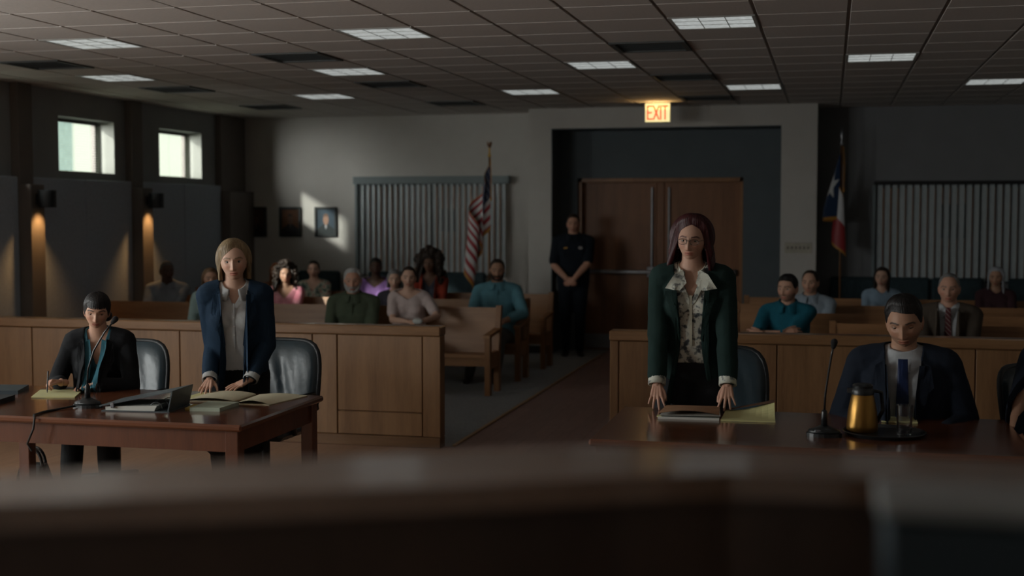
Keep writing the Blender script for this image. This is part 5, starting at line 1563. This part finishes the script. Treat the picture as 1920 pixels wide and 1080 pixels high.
person('standing woman with red hair and glasses in a dark green blazer and patterned blouse', (-.755, 7.36, 1.812), 1.80, True, 'stand', 0, 7, 0, head=(-12, 4, 3), skin=(.56, .34, .25), brow=(.06, .02, .02), eye=(.06, .05, .03),
       hair=dict(line=54, side_lat=-2, temple=64, thick=.050, length=.165, open_=72, flare=1.30, tipin=.04, part=6, sweep=20, crown=.9, wave=.004), hairmat=H_RED, hs=.98, age=1,
       upper=dict(mat=BLOUSE, inf=.010, arms=.9, t0=.03, vneck=(.235, .030), name='blouse'),
       jacket=dict(mat=DGREEN, edge_top=.258, inf=.026, arms=.93, t0=-.10, opening=[(-.16, .075), (.0, .050), (.08, .036), (.14, .036), (.24, .044), (.345, .056)], neckr=.048, name='blazer', loose=.006),
       lower=dict(mat=SKIRTG, name='skirt', skirt=True), wrists=dict(l=(-.925, 7.19, .885), r=(-.535, 7.19, .890)), poles=dict(l=(-.3, 1, 0), r=(.3, 1, 0)), turn=.5,
       hands=dict(l=dict(fwd=(.02, -.42, -.78), up=(-.05, -.80, .50), curl=(.10, .22, .16), spread=.34, thumb=(.55, .10)), r=dict(fwd=(.02, -.42, -.78), up=(.05, -.80, .50), curl=(.10, .22, .16), spread=.34, thumb=(.55, .10))),
       vox=.009, hvox=.0032, headres=(132, 104), extra=red_x, lids=(14, -20), gaze=(-4, 0))

# ---- seated woman writing at the left table
BLKJ = fabric('black_blazer_wool', (.010, .011, .013)); TEALB = fabric('teal_satin_blouse', (.028, .115, .160), .45)
def writer_x(e):
    put = e['put']
    put([(.022, .315), (.040, .305), (.040, .23), (.010, .13), (.000, .14), (.014, .235)], 'blouse_collar', fabric('teal_satin_light', (.045, .17, .23), .4), .008, .004, 3, True)
    put([(.044, .318), (.066, .300), (.070, .235), (.058, .22), (.030, .09), (.020, .10), (.034, .22)], 'lapel', BLKJ, .007, .005, 3, True)
    put([(.004 * math.cos(a), .205 + .006 * math.sin(a)) for a in (2 * math.pi * k / 8 for k in range(8))], 'pendant', STEEL, .006, .003, 0)
    W = e['WR']['l']
    c = Vector((-4.587, 6.935, .83))
    pn = MB().rcone((-4.545, 6.895, .772), .0018, (-4.547, 6.900, .785), .0042, 10).rcone((-4.547, 6.900, .785), .0042, (-4.572, 6.950, .892), .0046, 10)
    o = pn.build('pen', BLACKPL, None, True, (-4.545, 6.895, .772)); o.location = (-4.545, 6.895, .772)
    tag(o, 'black pen held upright in the seated woman\'s hand', 'pen')
person('seated woman with black fringe and low bun in a black blazer, writing', (-4.425, 7.26, 1.350), 1.63, True, 'sit', -4, 14, 0, head=(-3, 14, 4), skin=FAIR, brow=(.015, .012, .012), eye=(.02, .012, .01), hs=1.03,
       hair=dict(line=30, side_lat=-14, back_lat=-40, temple=60, thick=.017, fringe=19, open_=200, bun=((.062, .075, -.055), (.035, .035, .038))), hairmat=H_BLACK,
       upper=dict(mat=TEALB, inf=.010, arms=.8, t0=-.02, vneck=(.215, .028), name='blouse'),
       jacket=dict(mat=BLKJ, inf=.024, arms=.90, t0=-.05, opening=[(-.10, .030), (.06, .022), (.12, .026), (.22, .040), (.345, .050)], neckr=.047, name='blazer', loose=.004),
       lower=dict(mat=BLK), wrists=dict(l=(-4.545, 7.045, .815), r=(-4.33, 7.06, .800)), poles=dict(l=(-.7, .8, -.2), r=(.6, .8, -.3)), turn=.7,
       hands=dict(l=dict(fwd=(-.35, -.75, .12), up=(-.45, -.25, .85), curl=(.85, .95, .6), spread=.05, thumb=(.35, .35)), r=dict(fwd=(-.85, -.3, -.1), up=(0, -.3, 1), curl=(.3, .4, .3), spread=.05)),
       vox=.009, hvox=.0034, headres=(120, 96), extra=writer_x, lids=(-2, -20), gaze=(0, 18))

# ---- seated man in a navy suit at the right table
NSUIT = fabric('midnight_suit_wool', (.010, .015, .026)); DRESSW = fabric('white_dress_shirt', (.44, .46, .48)); TIEB = plain('blue_silk_tie', (.012, .026, .085), .45, 0, .2, 30)
def suit_x(e):
    put = e['put']
    e['collar'](DRESSW, 5, 30, .046, .012)
    put([(-.013, .322), (.013, .322), (.009, .290), (.020, .12), (.0, .095), (-.020, .12), (-.009, .290)], 'tie', TIEB, .010, .005, 3)
    put([(.050, .318), (.076, .300), (.086, .240), (.070, .222), (.040, .09), (.032, .10), (.046, .23)], 'lapel', NSUIT, .007, .005, 3, True)
person('seated man in a dark navy suit and blue tie looking down', (.385, 7.20, 1.405), 1.84, False, 'sit', -3, 12, 0, head=(-6, 17, -3), skin=TAN, brow=(.012, .009, .008), eye=(.02, .015, .01), hs=1.10,
       hair=dict(line=40, side_lat=2, back_lat=-32, thick=.022, open_=200, crown=1.25, part=-25), hairmat=H_BLACK, beard=((.10, .065, .05), .35),
       upper=dict(mat=DRESSW, inf=.010, arms=.9, t0=-.02, necklo=.312, name='shirt', neckr=.038),
       jacket=dict(mat=NSUIT, inf=.030, arms=.95, t0=-.06, opening=[(-.10, .028), (.06, .030), (.14, .034), (.24, .042), (.345, .054)], neckr=.047, name='suit_jacket', loose=.006),
       lower=dict(mat=BLK), wrists=dict(l=(.20, 7.02, .70), r=(.58, 7.02, .70)), poles=dict(l=(-.6, .8, -.5), r=(.6, .8, -.5)), vox=.010, hvox=.0045, headres=(120, 96), extra=suit_x, lids=(0, -18), gaze=(0, 20), bulk=1.10)
person('person in a dark suit, cut off by the right edge of the picture', (1.19, 7.36, 1.40), 1.78, False, 'sit', -38, 8, 0, head=(-15, 8, 0), skin=TAN, hair=SHORT, hairmat=H_DBROWN,
       upper=dict(mat=DRESSW, inf=.008, arms=.45, t0=-.02, name='shirt'), jacket=dict(mat=NSUIT, inf=.030, arms=.97, t0=-.06, opening=[(-.10, .02), (.14, .03), (.345, .05)], name='suit_jacket'), lower=dict(mat=BLK),
       wrists=dict(l=(.93, 7.05, .74), r=(1.12, 6.98, .70)))

# ---- officer by the doors
UNI = fabric('dark_navy_uniform', (.008, .012, .019))
def officer_x(e):
    put = e['put']
    e['collar'](UNI, 10, 32, .046, .014, .045, .022, .322)
    pts = []
    for k in range(12):
        a = math.pi / 6 * k; r = .017 if k % 2 == 0 else .008
        pts.append((.052 + r * math.sin(a), .235 + r * math.cos(a)))
    put(pts, 'star_badge', plain('silver_badge', (.5, .5, .52), .25, .8), .006, .004, 0)
    put([(-.066, .228), (-.040, .231), (-.040, .241), (-.066, .238)], 'name_tag', GOLD, .006, .004, 0)
    put([(.036, .222), (.068, .222), (.066, .165), (.038, .165)], 'chest_pocket', UNI, .004, .004, 1)
    put([(-.036, .222), (-.068, .222), (-.066, .165), (-.038, .165)], 'chest_pocket', UNI, .004, .004, 1)
    P, sx, fr, H = e['P'], e['sx'], e['fr'], e['H']
    part(MB().loft([[P + V(0, 0, dz) + sx * (.104 * H + dr) * math.cos(q) + fr * (.080 * H + dr) * math.sin(q) for q in (2 * math.pi * k / 28 for k in range(28))] for dz, dr in ((.0, 0), (.045, 0), (.045, .008), (.0, .008))], False), 'duty_belt', plain('duty_belt_leather', (.008, .008, .009), .35), e['t'])
    part(MB().box(P.x - .215, P.x - .165, P.y - .06, P.y + .03, P.z - .13, P.z + .05, .01), 'holster', plain('duty_belt_leather', (.008, .008, .009), .35), e['t'])
person('uniformed officer with a star badge standing by the doors, hands clasped', (-3.211, 16.50, 1.822), 1.80, False, 'stand', 4, -2, 0, head=(-2, 2, 0), skin=RUDDY, hair=dict(SHORT, line=50, side_lat=8), hairmat=H_DBROWN, beard=((.20, .13, .10), .3),
       upper=dict(mat=UNI, inf=.020, arms=.40, t0=-.02, neckr=.038, loose=.012, name='uniform_shirt'), lower=dict(mat=UNI), wrists=dict(l=(-3.255, 16.265, 1.015), r=(-3.150, 16.265, 1.010)), poles=dict(l=(-1, .35, -.1), r=(1, .35, -.1)),
       hands=dict(l=dict(fwd=(.75, -.2, -.55), up=(-.2, -1, .2), curl=(.35, .6, .4), spread=.04), r=dict(fwd=(-.75, -.15, -.55), up=(.2, -1, .2), curl=(.35, .6, .4), spread=.04)), extra=officer_x, bulk=1.04)

# ---- gallery, left of the aisle
def collar_x(mat, placket=True):
    def f(e):
        e['collar'](mat, 14, 36, .046, .014, .045, .022, .322)
        if placket: e['put']([(-.006, .285), (.006, .285), (.006, .20), (-.006, .20)], 'placket', mat, .004, .003, 1)
    return f
GSH = fabric('grey_blue_shirt', (.27, .30, .34))
def crossed_x(e):
    collar_x(GSH)(e); e['ring']('r', 'wristwatch', STEEL, .93, .020, .012)
person('gallery man in a grey short-sleeved shirt with folded arms, left of the window', (-7.60, 14.0, 1.275), 1.74, False, 'sit', 8, 0, 0, head=(16, 2, 0), skin=DEEP, hair=dict(SHORT, thick=.008), hairmat=H_SHORTGREY, upper=dict(mat=GSH, inf=.016, arms=.40, loose=.012, t0=-.03), lower=dict(mat=DENIM),
       wrists=dict(l=(-7.48, 13.76, .73), r=(-7.66, 13.76, .70)), poles=dict(l=(-1, -.2, -.6), r=(1, -.2, -.6)), hands=dict(l=dict(fwd=(1, .1, .1), up=(0, -1, .4)), r=dict(fwd=(-1, .1, .1), up=(0, -1, .4))), extra=crossed_x)
CYAN = fabric('pale_cyan_knit', (.40, .56, .56))
person('gallery woman in a pale cyan top, mostly hidden behind the blonde woman', (-6.40, 12.72, 1.255), 1.64, True, 'sit', 0, 0, 0, head=(10, 2, 0), skin=FAIR, hair=dict(line=46, thick=.02, length=.17, open_=78, flare=1.12, wave=.008), hairmat=H_LBROWN, upper=dict(mat=CYAN, inf=.014, arms=.9, name='top'), lower=dict(mat=DENIM))
PINK = fabric('pink_blouse', (.62, .24, .29), .8, (5, [(.35, (.60, .20, .26)), (.55, (.66, .32, .35)), (.75, (.70, .50, .48))]))
person('gallery woman with dark curly hair and a pink blouse', (-6.10, 14.0, 1.245), 1.64, True, 'sit', 0, -2, 0, head=(4, 0, 2), skin=TAN, hair=dict(line=44, thick=.052, length=.22, open_=62, flare=1.40, tipin=.1, curl=.040, seed=3), hairmat=H_DBROWN, upper=dict(mat=PINK, inf=.016, arms=.55, vneck=(.235, .055), name='blouse', loose=.012), lower=dict(mat=DENIM))
person('gallery woman with auburn hair, just visible behind the dark curly hair', (-6.72, 15.15, 1.215), 1.60, True, 'sit', 0, 0, 0, skin=FAIR, hair=dict(line=46, thick=.02, length=.20, open_=70, flare=1.15), hairmat=H_AUBURN, upper=dict(mat=fabric('rust_top', (.20, .10, .06)), inf=.014, arms=.9, name='top'), lower=dict(mat=DENIM))
FLORAL = fabric('floral_print', (1, 1, 1), .8, (16, [(.35, (.04, .06, .06)), (.45, (.22, .28, .23)), (.52, (.55, .54, .42)), (.60, (.42, .20, .17)), (.68, (.10, .13, .12))]))
person('gallery woman with hair tied back and a floral top, face in sunlight', (-6.245, 15.2, 1.245), 1.63, True, 'sit', 0, 0, 0, head=(-3, 0, 0), skin=PALE, hair=dict(line=50, side_lat=0, back_lat=-35, thick=.012, length=.16, open_=128, flare=1.05), hairmat=H_DBROWN, upper=dict(mat=FLORAL, inf=.014, arms=.4, vneck=(.25, .045), name='top', loose=.012), lower=dict(mat=DENIM))
OLIVE = fabric('olive_green_shirt', (.075, .095, .062))
person('old gallery man with white hair and beard in an olive shirt', (-4.78, 12.68, 1.275), 1.78, False, 'sit', 0, 3, 0, head=(-3, 2, 0), skin=RUDDY, brow=(.22, .2, .18), hair=dict(SHORT, thick=.018, line=48, crown=1.1), hairmat=H_WHITE, beardmat=H_WHITE, beard=((.42, .40, .38), .8), hs=1.09, age=1,
       upper=dict(mat=OLIVE, inf=.020, arms=.95, neckr=.038, wr=.007), lower=dict(mat=KHAKI), extra=collar_x(OLIVE), bulk=1.06)
PURP = fabric('purple_top', (.24, .13, .33))
person('gallery woman with cropped black hair in a purple top', (-5.43, 15.2, 1.285), 1.68, True, 'sit', 0, 0, 0, skin=DEEP, brow=(.01, .01, .01), hair=dict(SHORT, thick=.014, line=44, curl=.008), hairmat=H_BLACK, upper=dict(mat=PURP, inf=.014, arms=.35, vneck=(.26, .055), name='top', loose=.01), lower=dict(mat=DENIM))
BLUSH = fabric('blush_tee', (.56, .46, .44))
def blush_x(e):
    m = MB().ball((-3.99, 12.40, .765), (.055, .035, .025), 18, 12); m.v = [p + noise.noise_vector(p * 45) * .012 for p in m.v]
    o = m.build('crumpled_tissue', plain('white_tissue', (.55, .57, .54), .9), None, True, (-3.99, 12.40, .745)); o.location = (-3.99, 12.40, .745)
    tag(o, 'crumpled white tissue in the hands of the woman in the blush tee', 'tissue')
person('gallery woman with dark hair pulled back in a blush pink tee, holding a tissue', (-4.215, 12.80, 1.290), 1.66, True, 'sit', 2, 2, 0, head=(0, 3, 3), skin=PALE, hair=dict(line=52, side_lat=4, back_lat=-34, thick=.012, open_=200, crown=1.3, bun=((0, .10, .04), (.035, .03, .035))), hairmat=H_DBROWN, age=1,
       upper=dict(mat=BLUSH, inf=.014, arms=.34, loose=.016, vneck=(.275, .05), name='tee_shirt'), lower=dict(mat=KHAKI), wrists=dict(l=(-4.12, 12.46, .755), r=(-3.96, 12.48, .76)), poles=dict(l=(-1, .3, -.6), r=(1, .3, -.6)),
       hands=dict(l=dict(fwd=(.7, -.5, .0), up=(0, -.5, 1), curl=(.5, .6, .4)), r=dict(fwd=(-.5, -.6, .0), up=(0, -.5, 1), curl=(.5, .6, .4))), extra=blush_x)
person('gallery woman with pale grey hair, half hidden behind the woman in blush pink', (-4.77, 13.98, 1.195), 1.58, True, 'sit', 0, 0, 0, skin=PALE, hair=dict(line=46, thick=.02, length=.10, open_=84, flare=1.1, curl=.008), hairmat=H_GREY, upper=dict(mat=fabric('dark_print_top', (.05, .045, .06)), inf=.014, arms=.9, name='top'), lower=dict(mat=DENIM))
REDC = fabric('red_cardigan', (.30, .045, .025)); BLUET = fabric('slate_tee', (.06, .065, .085))
person('gallery woman with very large curly dark hair and a red cardigan', (-4.735, 15.2, 1.335), 1.68, True, 'sit', 0, 0, 0, head=(-14, 0, 0), skin=BROWN, brow=(.012, .01, .01), hair=dict(line=42, thick=.085, length=.245, open_=58, flare=1.50, tipin=.15, curl=.060, seed=9), hairmat=H_DBROWN,
       upper=dict(mat=BLUET, inf=.012, arms=.4, vneck=(.24, .04), name='top'), jacket=dict(mat=REDC, inf=.022, arms=.9, opening=[(-.1, .04), (.34, .05)], name='cardigan'), lower=dict(mat=DENIM))
TEALS = fabric('teal_blue_shirt', (.125, .300, .365))
person('bearded gallery man in a teal blue shirt at the aisle end of a pew', (-3.575, 13.98, 1.328), 1.80, False, 'sit', 2, -2, 0, head=(2, 3, 2), skin=TAN, hair=dict(SHORT, line=52, thick=.014), hairmat=H_DBROWN, beardmat=H_DBROWN, beard=((.03, .02, .015), .8),
       upper=dict(mat=TEALS, inf=.018, arms=.80, neckr=.038, wr=.007, loose=.006), lower=dict(mat=KHAKI), wrists=dict(l=(-3.66, 13.60, .62), r=(-3.42, 13.66, .675)), poles=dict(l=(-1, .3, -.6), r=(1, .5, -.2)), hands=dict(r=dict(fwd=(-.45, -.7, -.35), up=(.2, -.3, 1), curl=(.3, .4, .3))), extra=collar_x(TEALS),
       legs=dict(l=(-3.80, 13.62, .085), r=(-3.50, 13.62, .085)))
# ---- gallery, right of the aisle
POLO = fabric('teal_polo', (.012, .115, .165))
person('gallery man with short black hair in a teal polo shirt, looking left', (-.385, 12.45, 1.270), 1.78, False, 'sit', -8, 6, 0, head=(-26, 2, 0), skin=FAIR, brow=(.012, .01, .01), hair=dict(SHORT, thick=.016, line=40, side_lat=2), hairmat=H_BLACK, beard=((.05, .035, .03), .5), hs=1.10,
       upper=dict(mat=POLO, inf=.016, arms=.40, neckr=.038, loose=.010), lower=dict(mat=DENIM), wrists=dict(l=(-.42, 12.16, .74), r=(-.58, 12.16, .72)), poles=dict(l=(-1, -.1, -.6), r=(1, -.1, -.6)), hands=dict(l=dict(fwd=(1, .1, .1), up=(0, -1, .4)), r=dict(fwd=(-1, .1, .1), up=(0, -1, .4))), extra=collar_x(POLO))
PALEB = fabric('pale_blue_shirt', (.30, .36, .42))
person('balding gallery man in a pale blue shirt behind the man in teal', (-.20, 13.85, 1.250), 1.76, False, 'sit', -4, 0, 0, head=(-14, 3, 0), skin=FAIR, hair=dict(SHORT, line=60, thick=.010, temple=56), hairmat=H_DBROWN, hs=1.06, beard=((.16, .11, .09), .3),
       upper=dict(mat=PALEB, inf=.018, arms=.95, neckr=.038), lower=dict(mat=KHAKI), extra=collar_x(PALEB))
SKYB = fabric('sky_blue_top', (.26, .36, .46))
person('gallery woman with long dark brown hair in a light blue top', (.565, 15.18, 1.232), 1.66, True, 'sit', 0, 0, 0, head=(-10, 0, 2), skin=PALE, hair=dict(line=48, thick=.018, length=.30, open_=72, flare=1.08, part=5), hairmat=H_DBROWN, upper=dict(mat=SKYB, inf=.014, arms=.9, name='top'), lower=dict(mat=DENIM))
TWEED = fabric('brown_tweed', (.070, .055, .042)); STRIPE = striped('maroon_striped_tie', (.085, .010, .014), (.26, .22, .20), 26, (1, 1, 1.0), .16)
def tweed_x(e):
    put = e['put']
    e['collar'](DRESSW, 5, 30, .046, .012)
    put([(-.012, .322), (.012, .322), (.008, .290), (.019, .06), (.0, .04), (-.019, .06), (-.008, .290)], 'tie', STRIPE, .010, .005, 3)
    put([(.048, .318), (.072, .300), (.080, .240), (.066, .222), (.040, .06), (.034, .07), (.044, .23)], 'lapel', TWEED, .007, .005, 3, True)
person('older gallery man in a brown tweed jacket and striped maroon tie', (.985, 11.66, 1.330), 1.80, False, 'sit', -4, 0, 0, head=(-4, 3, 0), skin=RUDDY, brow=(.12, .10, .09), hair=dict(SHORT, line=60, thick=.010), hairmat=H_GREY, hs=1.06, age=1,
       upper=dict(mat=DRESSW, inf=.010, arms=.9, t0=-.02, necklo=.312, neckr=.038), jacket=dict(mat=TWEED, inf=.028, arms=.95, t0=-.06, opening=[(-.10, .036), (.10, .036), (.24, .040), (.345, .050)], neckr=.047, name='jacket'), lower=dict(mat=BLK), extra=tweed_x)
person('gallery woman with long silver hair in a maroon top at the far right', (1.772, 15.18, 1.245), 1.64, True, 'sit', 0, 0, 0, head=(-6, 2, 0), skin=TAN, age=1, hair=dict(line=46, thick=.020, length=.20, open_=66, flare=1.14), hairmat=H_SILVER, upper=dict(mat=fabric('maroon_top', (.055, .025, .030)), inf=.014, arms=.95, name='top'), lower=dict(mat=DENIM))

bpy.context.view_layer.update()
